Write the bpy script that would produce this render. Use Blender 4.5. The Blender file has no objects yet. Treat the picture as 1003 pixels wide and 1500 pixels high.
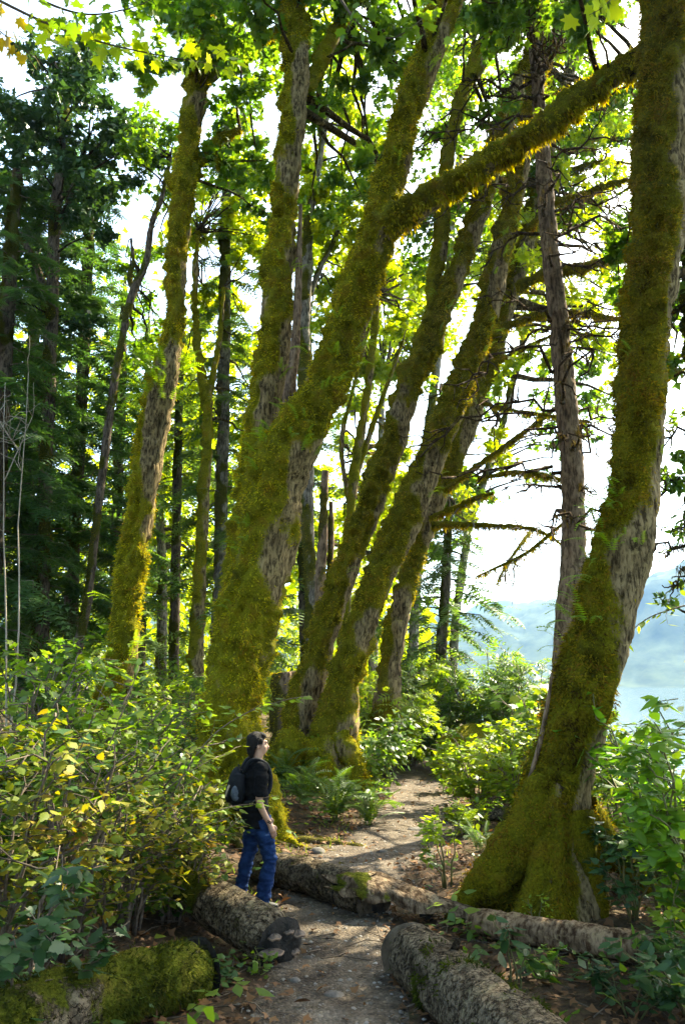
import bpy, math, random
import numpy as np
from mathutils import Vector, Matrix

random.seed(11)
rng = np.random.default_rng(11)
scene = bpy.context.scene
COL = scene.collection

# ------------------------------------------------------------------ camera
CAM = np.array([0.0, 0.0, 2.25]); TILT = math.radians(12.2); FPX = 1167.0
cam_data = bpy.data.cameras.new('camera'); cam = bpy.data.objects.new('camera', cam_data); COL.objects.link(cam)
cam_data.sensor_fit = 'VERTICAL'; cam_data.sensor_height = 36.0; cam_data.lens = 28.0
cam_data.clip_start = 0.05; cam_data.clip_end = 9000
cam.location = CAM; cam.rotation_euler = (math.pi/2 + TILT, 0, 0); scene.camera = cam

# ------------------------------------------------------------------ sky, sun, exposure
SUN_AZ = math.radians(47.0)       # clockwise from +Y
SUN_EL = math.radians(46.0)
world = bpy.data.worlds.new('World'); scene.world = world; world.use_nodes = True
wn = world.node_tree.nodes; wl = world.node_tree.links; wn.clear()
sky = wn.new('ShaderNodeTexSky'); sky.sky_type = 'NISHITA'; sky.sun_disc = False
sky.sun_elevation = SUN_EL; sky.sun_rotation = SUN_AZ
sky.air_density = 1.0; sky.dust_density = 2.5; sky.ozone_density = 1.0
bgn = wn.new('ShaderNodeBackground'); bgn.inputs['Strength'].default_value = 0.145
won = wn.new('ShaderNodeOutputWorld')
wl.new(sky.outputs[0], bgn.inputs['Color']); wl.new(bgn.outputs[0], won.inputs['Surface'])
sun_data = bpy.data.lights.new('sun', 'SUN'); sun_data.energy = 5.0; sun_data.angle = math.radians(0.5); sun_data.color = (1.0, 0.93, 0.80)
sun = bpy.data.objects.new('sun', sun_data); COL.objects.link(sun)
to_sun = Vector((math.sin(SUN_AZ)*math.cos(SUN_EL), math.cos(SUN_AZ)*math.cos(SUN_EL), math.sin(SUN_EL)))
sun.rotation_euler = to_sun.to_track_quat('Z', 'Y').to_euler(); sun.location = (0, 0, 60)
scene.view_settings.view_transform = 'Standard'; scene.view_settings.look = 'None'
scene.view_settings.exposure = 2.65; scene.view_settings.gamma = 1.0; scene.view_settings.use_curve_mapping = False
scene.view_settings.use_white_balance = True; scene.view_settings.white_balance_temperature = 7300; scene.view_settings.white_balance_tint = 2
cy = scene.cycles
cy.max_bounces = 5; cy.diffuse_bounces = 3; cy.glossy_bounces = 1; cy.transmission_bounces = 3; cy.transparent_max_bounces = 4
cy.volume_bounces = 0; cy.use_denoising = True; cy.caustics_reflective = False; cy.caustics_refractive = False
cy.sample_clamp_indirect = 6.0

# ------------------------------------------------------------------ geometry helpers
FWD = np.array([0, math.cos(TILT), math.sin(TILT)]); UPV = np.array([0, -math.sin(TILT), math.cos(TILT)])
def P(px, py, Y):
    """World point at distance Y ahead of the viewer along a photo direction."""
    d = FWD + np.array([1, 0, 0])*(px-501.5)/FPX + UPV*(750-py)/FPX
    return CAM + d*(Y/d[1])
def mpp(p):
    return float(np.dot(np.asarray(p)-CAM, FWD))/FPX
def sm(a, b, x):
    t = np.clip((np.asarray(x, float)-a)/(b-a), 0, 1); return t*t*(3-2*t)

def _hash(ix, iy, iz, s):
    h = (ix*374761393 + iy*668265263 + iz*2147483647 + s*974634777) & 0xffffffff
    h = ((h ^ (h >> 13))*1274126177) & 0xffffffff
    h = ((h ^ (h >> 16))*2246822519) & 0xffffffff
    return ((h ^ (h >> 15)) & 0xffffff)/float(0xffffff)
def vnoise(p, s=0):
    p = np.asarray(p, float); i = np.floor(p).astype(np.int64); f = p-i; u = f*f*(3-2*f)
    r = 0
    for dx in (0, 1):
        for dy in (0, 1):
            for dz in (0, 1):
                w = (u[:, 0] if dx else 1-u[:, 0])*(u[:, 1] if dy else 1-u[:, 1])*(u[:, 2] if dz else 1-u[:, 2])
                r = r + w*_hash(i[:, 0]+dx, i[:, 1]+dy, i[:, 2]+dz, s)
    return r
def fbm(p, s=0, o=3):
    r = 0; a = .5; t = 0; p = np.asarray(p, float)
    for k in range(o):
        r = r + a*vnoise(p*(2.03**k)+k*17.3, s+k); t += a; a *= .5
    return r/t

def path_x(y):
    return np.interp(y, [0, 6, 9, 10.5, 12, 14, 17, 20, 22, 24, 30], [-.1, -.05, -.12, .12, .62, 1.15, 1.6, 1.7, 1.35, .7, -3])
def path_w(y):
    return np.interp(y, [0, 6, 9, 12, 16, 20, 24, 30], [.60, .60, .66, .95, .92, .85, .7, .6])
def ground_z(x, y):
    x = np.asarray(x, float); y = np.asarray(y, float)
    d = x-path_x(y)
    z = .55*sm(-.7, -4.5, d) + .04*sm(.7, 2.0, d)
    edge = 5.2+.06*np.clip(y, 0, 400)
    z = z - 2.9*sm(0, 3.6, x-edge)
    q = np.stack([x, y, x*0], -1).reshape(-1, 3)
    n = (fbm(q*.5, 5, 3)-.5).reshape(x.shape)*.24 + (fbm(q*2.4, 6, 2)-.5).reshape(x.shape)*.10
    onp = 1-sm(path_w(y)*.7, path_w(y)*1.3, np.abs(d))*1.0
    return z + n*(1-.75*onp)
def gz(x, y): return float(ground_z(np.array([x]), np.array([y]))[0])

def catmull(pts, n):
    pts = np.asarray(pts, float); m = len(pts)
    seg = np.linalg.norm(np.diff(pts[:, :3], axis=0), axis=1); u = np.concatenate([[0], np.cumsum(seg)]); u /= u[-1]
    t = np.linspace(0, 1, n); out = np.zeros((n, pts.shape[1]))
    ext = np.vstack([2*pts[0]-pts[1], pts, 2*pts[-1]-pts[-2]])
    k = np.clip(np.searchsorted(u, t, side='right')-1, 0, m-2); f = ((t-u[k])/(u[k+1]-u[k]+1e-9))[:, None]
    p0, p1, p2, p3 = ext[k], ext[k+1], ext[k+2], ext[k+3]
    out = .5*((2*p1)+(-p0+p2)*f+(2*p0-5*p1+4*p2-p3)*f**2+(-p0+3*p1-3*p2+p3)*f**3)
    lo = np.minimum(p1, p2); hi = np.maximum(p1, p2); out[:, 3:] = np.clip(out[:, 3:], lo[:, 3:], hi[:, 3:])
    return out

def frames(pts):
    n = len(pts); T = np.gradient(pts, axis=0); T /= np.linalg.norm(T, axis=1)[:, None]+1e-12
    a = np.array([1.0, 0, 0]) if abs(T[0][0]) < .8 else np.array([0, 1.0, 0])
    N = np.zeros_like(pts); v = a-T[0]*np.dot(a, T[0]); N[0] = v/np.linalg.norm(v)
    for i in range(1, n):
        v = N[i-1]-T[i]*np.dot(N[i-1], T[i]); N[i] = v/(np.linalg.norm(v)+1e-12)
    return T, N, np.cross(T, N)
def sweep(pts, rad, seg):
    pts = np.asarray(pts, float); rad = np.asarray(rad, float); T, N, B = frames(pts); n = len(pts)
    th = np.linspace(0, 2*math.pi, seg, endpoint=False)
    D = np.cos(th)[None, :, None]*N[:, None, :]+np.sin(th)[None, :, None]*B[:, None, :]
    V = pts[:, None, :]+D*rad[:, None, None]
    i = np.arange(n-1)[:, None]*seg; j = np.arange(seg)[None, :]; j2 = (j+1) % seg
    F = np.stack([i+j, i+j2, i+seg+j2, i+seg+j], -1).reshape(-1, 4)
    return V.reshape(-1, 3), F, D.reshape(-1, 3)
def tube(pts, rad, seg=5):
    V, F, _ = sweep(pts, rad, seg)
    return V, [F, np.arange(seg)[::-1][None, :], (np.arange(seg)+len(V)-seg)[None, :]]
def merge(parts):
    Vs = []; Fs = []; o = 0
    for V, fl in parts:
        Vs.append(V)
        for F in (fl if isinstance(fl, list) else [fl]): Fs.append(np.asarray(F)+o)
        o += len(V)
    return np.vstack(Vs), Fs

def mesh(name, V, faces, mat, smooth=False, attrs=None):
    me = bpy.data.meshes.new(name); V = np.ascontiguousarray(V, dtype=np.float32)
    fl = faces if isinstance(faces, list) else [faces]
    me.vertices.add(len(V)); me.vertices.foreach_set('co', V.ravel())
    loops = np.concatenate([np.asarray(f).ravel() for f in fl]).astype(np.int32)
    tot = np.concatenate([np.full(len(f), np.asarray(f).shape[1]) for f in fl]).astype(np.int32)
    st = np.concatenate([[0], np.cumsum(tot)[:-1]]).astype(np.int32)
    me.loops.add(len(loops)); me.loops.foreach_set('vertex_index', loops)
    me.polygons.add(len(tot)); me.polygons.foreach_set('loop_start', st); me.polygons.foreach_set('loop_total', tot)
    if smooth: me.polygons.foreach_set('use_smooth', np.ones(len(tot), dtype=bool))
    for k, a in (attrs or {}).items():
        at = me.attributes.new(k, 'FLOAT', 'POINT'); at.data.foreach_set('value', np.ascontiguousarray(a, dtype=np.float32))
    me.update(calc_edges=True); me.materials.append(mat)
    return me
def link(name, data, parent=None, loc=None, kind=None):
    o = bpy.data.objects.new(name, data); COL.objects.link(o)
    if parent is not None: o.parent = parent
    if loc is not None: o.location = loc
    if kind: o['kind'] = kind
    return o
def part(name, V, F, mat, parent=None, smooth=False, attrs=None, kind=None):
    """A mesh object in world coordinates, stored relative to its parent's origin."""
    V = np.asarray(V, float)
    if parent is not None: V = V-np.array(parent.location)
    return link(name, mesh(name, V, F, mat, smooth, attrs), parent, kind=kind)
def tag(o, label, cat=None, group=None, kind=None):
    o['label'] = label
    if cat: o['category'] = cat
    if group: o['group'] = group
    if kind: o['kind'] = kind
    return o
def thing(name, label, cat, loc, group=None):
    o = bpy.data.objects.new(name, None); COL.objects.link(o); o.location = loc; o.empty_display_size = .2
    return tag(o, label, cat, group)
def unit(v):
    v = np.asarray(v, float); return v/(np.linalg.norm(v, axis=-1, keepdims=True)+1e-12)

def stamp(tmpl, pos, ydir, nrm, scl):
    """Copies of a small leaf template: its +Y along ydir, its +Z along nrm."""
    tv, tf = tmpl; pos = np.asarray(pos, float); n = len(pos)
    y = unit(ydir); z = np.asarray(nrm, float); z = unit(z-y*np.sum(z*y, 1, keepdims=True)); x = np.cross(y, z)
    s = np.asarray(scl, float).reshape(-1, 1, 1)*np.ones((n, 1, 1))
    V = pos[:, None]+s*(tv[None, :, 0:1]*x[:, None]+tv[None, :, 1:2]*y[:, None]+tv[None, :, 2:3]*z[:, None])
    k = len(tv); off = (np.arange(n)*k)[:, None, None]
    return V.reshape(-1, 3), [(np.asarray(f)[None]+off).reshape(-1, np.asarray(f).shape[1]) for f in tf]

def outline(half, zf=.12):
    """Leaf from a half outline (x>=0, y) running base to tip, folded a little along its midrib."""
    h = np.array(half, float); k = len(h); V = []
    for x, y in h: V.append((x, y, -zf*x-.10*y*y))
    for x, y in h[1:-1]: V.append((-x, y, -zf*x-.10*y*y))
    R = list(range(k)); L = [0]+list(range(k, 2*k-2))+[k-1]
    return np.array(V), [np.array([R]), np.array([L[::-1]])]
MAPLE = outline([(0, 0), (.30, -.08), (.34, .10), (.62, .20), (.40, .36), (.58, .70), (.24, .58), (.18, .78), (0, 1.05)])
MAPLE_LOW = (np.array([(0, 0, 0), (.5, .1, -.1), (.3, .4, 0), (.45, .75, -.12), (.12, .62, 0), (0, 1, -.12), (-.12, .62, 0), (-.45, .75, -.12), (-.3, .4, 0), (-.5, .1, -.1)]),
             [np.array([[0, 1, 2, 3, 4, 5]]), np.array([[0, 5, 6, 7, 8, 9]])])
STAR = (np.array([(0, 0, 0), (.62, .30, -.1), (.24, .48, .02), (0, 1, -.1), (-.24, .48, .02), (-.62, .30, -.1)]), [np.array([[0, 1, 2, 3, 4, 5]])])
OVAL = outline([(0, 0), (.24, .22), (.27, .5), (.15, .8), (0, 1)], .3)
TOOTH = outline([(0, 0), (.20, .10), (.34, .34), (.27, .42), (.30, .58), (.17, .66), (.14, .82), (0, 1.05)], .25)
LANCE = outline([(0, 0), (.13, .25), (.14, .5), (0, 1)], .3)
TRI = (np.array([(-.5, 0, 0), (.5, 0, 0), (0, 1, 0)]), [np.array([[0, 1, 2]])])
def _compound(pairs, leaf, ls, spread=.9):
    Vs = []; tv, tf = leaf
    pos = []; yd = []; sc = []
    for i in range(pairs):
        t = .28+.55*i/max(1, pairs-1)
        for s in (-1, 1):
            pos.append((s*.01, t, -.12*t*t)); yd.append((s*spread, .55, -.18)); sc.append(ls*(1-.25*abs(t-.55)))
    pos.append((0, .88, -.1)); yd.append((0, 1, -.25)); sc.append(ls*1.1)
    V, F = stamp(leaf, pos, np.array(yd, float), np.tile([0, 0, 1.0], (len(pos), 1)), sc)
    r = np.array([(-.008, 0, 0), (.008, 0, 0), (0, .95, -.11)])
    return np.vstack([V, r]), F+[np.array([[len(V), len(V)+1, len(V)+2]])]
TOOTH_LOW = outline([(0, 0), (.32, .32), (.24, .62), (0, 1.05)], .25)
ELDER = _compound(3, LANCE, .52)
TRIFOLIATE = _compound(1, TOOTH_LOW, .58)
def _spray():
    V = []; F = []
    n = 6
    for i in range(n):
        t = i/n; w = .34*(1-t)**.7+.05
        for s in (-1, 1):
            b = len(V); V += [(s*.004, t, -.16*t*t), (s*w, t+.12+.08*w, -.16*t*t-.14*w), (s*.02, t+.115, -.16*t*t)]
            F.append([b, b+1, b+2])
    b = len(V); V += [(-.02, .9, -.13), (.02, .9, -.13), (0, 1.05, -.2)]; F.append([b, b+1, b+2])
    return np.array(V, float), [np.array(F)]
SPRAY = _spray()
def frond(pairs=16, wid=.13, arch=.55, taper=.8):
    """One arching fern frond of unit length along +Y, rising then drooping."""
    V = []; F = []
    def c(t): return np.array([0, t*(1-.12*t), arch*(t-1.15*t*t)])
    for i in range(pairs):
        t = .08+.92*i/pairs; p = c(t); w = wid*min(1, t*5+.3)*(1-t**2.2)**taper+.01; q = c(min(1.0, t+.55/pairs))
        for s in (-1, 1):
            b = len(V); V += [p, p+np.array([s*w*.55, .03+.04*w, -.02*w]), p+np.array([s*w, .03+.5/pairs, -.22*w]), q]; F.append([b, b+1, b+2, b+3] if s > 0 else [b+3, b+2, b+1, b])
    ts = np.linspace(0, 1, 7)
    for a, b2 in zip(ts[:-1], ts[1:]):
        b = len(V); pa = c(a); pb = c(b2); e = np.array([.007, 0, .002]); V += [pa-e, pa+e, pb+e*.6, pb-e*.6]; F.append([b, b+1, b+2, b+3])
    return np.array(V, float), [np.array(F)]

# ------------------------------------------------------------------ materials
def nm(name):
    m = bpy.data.materials.new(name); m.use_nodes = True; nt = m.node_tree; nt.nodes.clear(); return m, nt, nt.nodes, nt.links
def ramp(nodes, stops):
    r = nodes.new('ShaderNodeValToRGB'); e = r.color_ramp.elements
    while len(e) > 1: e.remove(e[-1])
    e[0].position = stops[0][0]; e[0].color = (*stops[0][1], 1)
    for p_, c in stops[1:]: n = e.new(p_); n.color = (*c, 1)
    return r
def noise(nodes, links, scale, detail=4, rough=.55, vec=None):
    n = nodes.new('ShaderNodeTexNoise'); n.inputs['Scale'].default_value = scale; n.inputs['Detail'].default_value = detail; n.inputs['Roughness'].default_value = rough
    if vec is not None: links.new(vec, n.inputs['Vector'])
    return n
def leaf_mat(name, cols, trans=.5, tboost=1.6, rough=.45, tcol=(1.0, 1.0, .45), spec=.35, nsc=.9, wi=.62, wn=1.1):
    m, nt, N, L = nm(name)
    g = N.new('ShaderNodeNewGeometry'); r = ramp(N, [(i/max(1, len(cols)-1), c) for i, c in enumerate(cols)])
    nz = noise(N, L, nsc, 3, .55, g.outputs['Position'])
    a = N.new('ShaderNodeMath'); a.operation = 'MULTIPLY_ADD'; a.inputs[1].default_value = wi; L.new(g.outputs['Random Per Island'], a.inputs[0])
    b = N.new('ShaderNodeMath'); b.operation = 'MULTIPLY_ADD'; b.inputs[1].default_value = wn; b.inputs[2].default_value = .5-.5*wn-.5*wi; L.new(nz.outputs['Fac'], b.inputs[0])
    L.new(b.outputs[0], a.inputs[2]); L.new(a.outputs[0], r.inputs['Fac'])
    p_ = N.new('ShaderNodeBsdfPrincipled'); p_.inputs['Roughness'].default_value = rough; p_.inputs['Specular IOR Level'].default_value = spec
    L.new(r.outputs[0], p_.inputs['Base Color'])
    t = N.new('ShaderNodeBsdfTranslucent'); mx = N.new('ShaderNodeMix'); mx.data_type = 'RGBA'; mx.blend_type = 'MULTIPLY'; mx.inputs['Factor'].default_value = 1
    L.new(r.outputs[0], mx.inputs['A']); mx.inputs['B'].default_value = (tcol[0]*tboost, tcol[1]*tboost, tcol[2]*tboost, 1)
    L.new(mx.outputs['Result'], t.inputs['Color'])
    ms = N.new('ShaderNodeMixShader'); ms.inputs[0].default_value = trans
    L.new(p_.outputs[0], ms.inputs[1]); L.new(t.outputs[0], ms.inputs[2])
    o = N.new('ShaderNodeOutputMaterial'); L.new(ms.outputs[0], o.inputs['Surface']); return m
def plain(name, col, rough=.7, nscale=None, col2=None, bump=0, bscale=60, spec=.3, stretch=None):
    m, nt, N, L = nm(name); p_ = N.new('ShaderNodeBsdfPrincipled'); p_.inputs['Roughness'].default_value = rough; p_.inputs['Base Color'].default_value = (*col, 1)
    p_.inputs['Specular IOR Level'].default_value = spec
    tc = N.new('ShaderNodeTexCoord'); vec = tc.outputs['Object']
    if stretch:
        mp = N.new('ShaderNodeMapping'); mp.inputs['Scale'].default_value = stretch; L.new(vec, mp.inputs['Vector']); vec = mp.outputs[0]
    if nscale:
        n = noise(N, L, nscale, 5, .6, vec); r = ramp(N, [(.35, col), (.65, col2 or col)]); L.new(n.outputs['Fac'], r.inputs['Fac']); L.new(r.outputs[0], p_.inputs['Base Color'])
    if bump:
        n = noise(N, L, bscale, 4, .6, vec); b = N.new('ShaderNodeBump'); b.inputs['Strength'].default_value = bump; b.inputs['Distance'].default_value = .02
        L.new(n.outputs['Fac'], b.inputs['Height']); L.new(b.outputs[0], p_.inputs['Normal'])
    o = N.new('ShaderNodeOutputMaterial'); L.new(p_.outputs[0], o.inputs['Surface']); return m
def bark_mat(name, b1, b2, m1, m2, m3, scaly=False):
    """Bark with moss where the mesh carries moss (attribute from the same field that shaped it)."""
    m, nt, N, L = nm(name); tc = N.new('ShaderNodeTexCoord')
    mp = N.new('ShaderNodeMapping'); mp.inputs['Scale'].default_value = (1, 1, .22); L.new(tc.outputs['Object'], mp.inputs['Vector'])
    nb = noise(N, L, 24, 6, .65, mp.outputs[0]); rb = ramp(N, [(.40, b1), (.58, b2)]); L.new(nb.outputs['Fac'], rb.inputs['Fac'])
    bh = nb.outputs['Fac']
    if scaly:
        wv = noise(N, L, 7, 3, .6, tc.outputs['Object']); va = N.new('ShaderNodeVectorMath'); va.operation = 'MULTIPLY_ADD'; va.inputs[1].default_value = (.3, .3, .3); L.new(wv.outputs['Color'], va.inputs[0]); L.new(tc.outputs['Object'], va.inputs[2])
        vo = N.new('ShaderNodeTexVoronoi'); vo.feature = 'DISTANCE_TO_EDGE'; vo.inputs['Scale'].default_value = 10; L.new(va.outputs[0], vo.inputs['Vector'])
        nb2 = noise(N, L, 30, 6, .7, tc.outputs['Object']); L.new(nb2.outputs['Fac'], rb.inputs['Fac'])
        rv = ramp(N, [(0, (.18, .18, .18)), (.07, (1, 1, 1))]); L.new(vo.outputs['Distance'], rv.inputs['Fac'])
        mv = N.new('ShaderNodeMix'); mv.data_type = 'RGBA'; mv.blend_type = 'MULTIPLY'; mv.inputs['Factor'].default_value = .4; L.new(rb.outputs[0], mv.inputs['A']); L.new(rv.outputs[0], mv.inputs['B'])
        hs = N.new('ShaderNodeMath'); hs.operation = 'MULTIPLY_ADD'; hs.inputs[1].default_value = .5; L.new(nb2.outputs['Fac'], hs.inputs[0]); L.new(rv.outputs[0], hs.inputs[2]); bh = hs.outputs[0]
        rb = mv; rb_out = mv.outputs['Result']
    else: rb_out = rb.outputs[0]
    ra = N.new('ShaderNodeAttribute'); ra.attribute_name = 'ridge'; rr_ = ramp(N, [(.35, (.22, .20, .18)), (.7, (.85, .85, .85)), (.95, (1.35, 1.35, 1.35))]); L.new(ra.outputs['Fac'], rr_.inputs['Fac'])
    mr = N.new('ShaderNodeMix'); mr.data_type = 'RGBA'; mr.blend_type = 'MULTIPLY'; mr.inputs['Factor'].default_value = .85; L.new(rb_out, mr.inputs['A']); L.new(rr_.outputs[0], mr.inputs['B']); rb_out = mr.outputs['Result']
    nl = noise(N, L, 5, 4, .7, tc.outputs['Object']); rl = ramp(N, [(.56, (0, 0, 0)), (.66, (1, 1, 1))]); L.new(nl.outputs['Fac'], rl.inputs['Fac'])
    mxl = N.new('ShaderNodeMix'); mxl.data_type = 'RGBA'; L.new(rl.outputs[0], mxl.inputs['Factor']); L.new(rb_out, mxl.inputs['A']); mxl.inputs['B'].default_value = (b2[0]*1.2, b2[1]*1.25, b2[2]*1.15, 1)
    nm1 = noise(N, L, 3.2, 5, .7, tc.outputs['Object']); rm = ramp(N, [(.32, m1), (.5, m2), (.68, m3)]); L.new(nm1.outputs['Fac'], rm.inputs['Fac'])
    nm2 = noise(N, L, 38, 4, .7, tc.outputs['Object']); rm2 = ramp(N, [(.3, (.35, .35, .35)), (.7, (1.25, 1.25, 1.25))]); L.new(nm2.outputs['Fac'], rm2.inputs['Fac'])
    mm = N.new('ShaderNodeMix'); mm.data_type = 'RGBA'; mm.blend_type = 'MULTIPLY'; mm.inputs['Factor'].default_value = 1; L.new(rm.outputs[0], mm.inputs['A']); L.new(rm2.outputs[0], mm.inputs['B'])
    at = N.new('ShaderNodeAttribute'); at.attribute_name = 'moss'
    ad = N.new('ShaderNodeMath'); ad.operation = 'ADD'; L.new(at.outputs['Fac'], ad.inputs[0])
    sc_ = N.new('ShaderNodeMath'); sc_.operation = 'MULTIPLY_ADD'; sc_.inputs[1].default_value = .9; sc_.inputs[2].default_value = -.45; L.new(nm2.outputs['Fac'], sc_.inputs[0]); L.new(sc_.outputs[0], ad.inputs[1])
    rf = ramp(N, [(.30, (0, 0, 0)), (.52, (1, 1, 1))]); L.new(ad.outputs[0], rf.inputs['Fac'])
    mx = N.new('ShaderNodeMix'); mx.data_type = 'RGBA'; L.new(rf.outputs[0], mx.inputs['Factor']); L.new(mxl.outputs['Result'], mx.inputs['A']); L.new(mm.outputs['Result'], mx.inputs['B'])
    p_ = N.new('ShaderNodeBsdfPrincipled'); p_.inputs['Roughness'].default_value = .95; p_.inputs['Specular IOR Level'].default_value = .03; L.new(mx.outputs['Result'], p_.inputs['Base Color'])
    hm = N.new('ShaderNodeMix'); L.new(rf.outputs[0], hm.inputs['Factor']); L.new(bh, hm.inputs['A']); L.new(nm2.outputs['Fac'], hm.inputs['B'])
    bp = N.new('ShaderNodeBump'); bp.inputs['Strength'].default_value = .9; bp.inputs['Distance'].default_value = .055; L.new(hm.outputs['Result'], bp.inputs['Height']); L.new(bp.outputs[0], p_.inputs['Normal'])
    o = N.new('ShaderNodeOutputMaterial'); L.new(p_.outputs[0], o.inputs['Surface']); return m

M = {}
M['maple_bark'] = bark_mat('mossy_maple_bark', (.04, .028, .014), (.24, .175, .088), (.075, .072, .005), (.21, .20, .010), (.24, .16, .012))
M['brown_bark'] = bark_mat('brown_mossy_bark', (.04, .028, .014), (.22, .162, .085), (.055, .05, .005), (.16, .148, .008), (.19, .125, .011))
M['dark_bark'] = bark_mat('conifer_bark', (.035, .027, .02), (.12, .092, .068), (.03, .035, .006), (.07, .075, .01), (.09, .07, .02))
M['grey_bark'] = bark_mat('grey_bark', (.06, .052, .043), (.23, .20, .165), (.05, .055, .008), (.11, .11, .016), (.14, .11, .03))
M['snag_bark'] = bark_mat('snag_bark', (.07, .046, .03), (.22, .15, .098), (.05, .05, .01), (.10, .09, .02), (.12, .09, .03))
M['log_bark'] = bark_mat('log_bark', (.038, .028, .018), (.17, .132, .088), (.04, .05, .006), (.10, .11, .012), (.13, .11, .02), True)
M['moss'] = leaf_mat('moss_tufts', [(.06, .04, .009), (.13, .125, .008), (.23, .225, .010), (.33, .33, .013), (.40, .39, .018), (.36, .25, .017), (.17, .10, .012)], .36, 1.9, .9, (1.1, .85, .3), .02, 3.0, .5, 2.3)
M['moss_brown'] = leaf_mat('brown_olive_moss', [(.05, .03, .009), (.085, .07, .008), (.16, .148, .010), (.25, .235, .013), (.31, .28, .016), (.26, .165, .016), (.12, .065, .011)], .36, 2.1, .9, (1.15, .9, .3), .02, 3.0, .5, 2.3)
M['moss_shaded'] = leaf_mat('shaded_olive_moss', [(.03, .017, .007), (.045, .036, .006), (.085, .075, .007), (.14, .125, .009), (.20, .17, .013), (.16, .095, .013), (.08, .045, .010)], .42, 2.1, .9, (1.15, .9, .3), .02, 3.0, .5, 2.3)  # brown moss copy with the leaning maple's shade put into its colour
M['moss_silhouette'] = leaf_mat('hanging_moss', [(.025, .022, .010), (.05, .042, .016), (.08, .066, .02)], .3, 1.4, .9, (1.1, .9, .5), .02, 3, .4, 1.2)  # olive hanging moss, darkened in colour to read as a backlit silhouette
M['moss_green'] = leaf_mat('green_moss_tufts', [(.012, .012, .004), (.022, .028, .005), (.045, .058, .007), (.075, .09, .009)], .4, 1.5, .8, (1, 1, .35), .05, 4, .35, 1.8)
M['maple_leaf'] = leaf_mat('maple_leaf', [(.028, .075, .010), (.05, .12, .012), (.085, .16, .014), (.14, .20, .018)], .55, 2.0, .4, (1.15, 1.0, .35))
M['bright_leaf'] = leaf_mat('sunny_maple_leaf', [(.08, .15, .012), (.14, .21, .014), (.20, .26, .016), (.27, .29, .02)], .62, 2.3, .45, (1.15, 1.0, .35))  # maple leaf copy with sunlit glow worked into a lighter colour
M['yellow_leaf'] = leaf_mat('yellowing_leaf', [(.16, .17, .015), (.30, .24, .02), (.38, .26, .02)], .55, 1.6, .45, (1.1, .95, .4))
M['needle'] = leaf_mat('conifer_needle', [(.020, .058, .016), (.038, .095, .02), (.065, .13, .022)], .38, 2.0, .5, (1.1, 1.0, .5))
M['needle_lit'] = leaf_mat('lit_conifer_needle', [(.03, .08, .018), (.06, .12, .022), (.10, .16, .024)], .42, 2.0, .5, (1.1, 1.0, .5))  # lighter copy of the conifer needles, sunlight built into the colour
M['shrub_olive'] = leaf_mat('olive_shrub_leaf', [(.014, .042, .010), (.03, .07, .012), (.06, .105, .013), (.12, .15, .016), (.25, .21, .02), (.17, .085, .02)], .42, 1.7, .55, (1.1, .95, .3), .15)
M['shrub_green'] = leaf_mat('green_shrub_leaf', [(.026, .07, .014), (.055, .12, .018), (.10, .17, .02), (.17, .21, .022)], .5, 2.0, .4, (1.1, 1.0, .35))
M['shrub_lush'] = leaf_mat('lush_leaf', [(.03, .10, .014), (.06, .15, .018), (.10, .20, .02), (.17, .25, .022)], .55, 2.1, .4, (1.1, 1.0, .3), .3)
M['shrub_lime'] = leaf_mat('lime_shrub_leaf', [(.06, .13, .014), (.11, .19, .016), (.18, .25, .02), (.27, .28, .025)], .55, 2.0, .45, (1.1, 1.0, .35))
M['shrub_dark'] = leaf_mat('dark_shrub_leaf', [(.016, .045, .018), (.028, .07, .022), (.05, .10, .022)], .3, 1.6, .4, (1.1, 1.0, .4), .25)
M['fern'] = leaf_mat('fern', [(.035, .085, .015), (.06, .12, .018), (.10, .15, .02)], .45, 1.8, .45, (1.1, 1.0, .35))
M['fern_lit'] = leaf_mat('licorice_fern', [(.08, .17, .015), (.14, .23, .017), (.20, .28, .02)], .5, 2.0, .5, (1.1, 1.0, .3))  # fern green brightened in colour to stand for sunlight
M['fern_pale'] = leaf_mat('dry_fern', [(.12, .11, .05), (.22, .19, .10), (.15, .16, .05)], .35, 1.3, .5, (1, 1, .7))
M['litter'] = leaf_mat('leaf_litter', [(.05, .028, .015), (.11, .055, .025), (.17, .085, .035), (.22, .13, .06)], .15, 1.2, .7, (1, .8, .5), .2)
M['twig'] = plain('twig', (.07, .05, .035), .85, 30, (.16, .12, .085))
M['grey_twig'] = plain('grey_twig', (.24, .20, .15), .85, 20, (.36, .31, .25))
M['green_stem'] = plain('green_stem', (.06, .08, .02), .7, 20, (.12, .09, .03))

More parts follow.
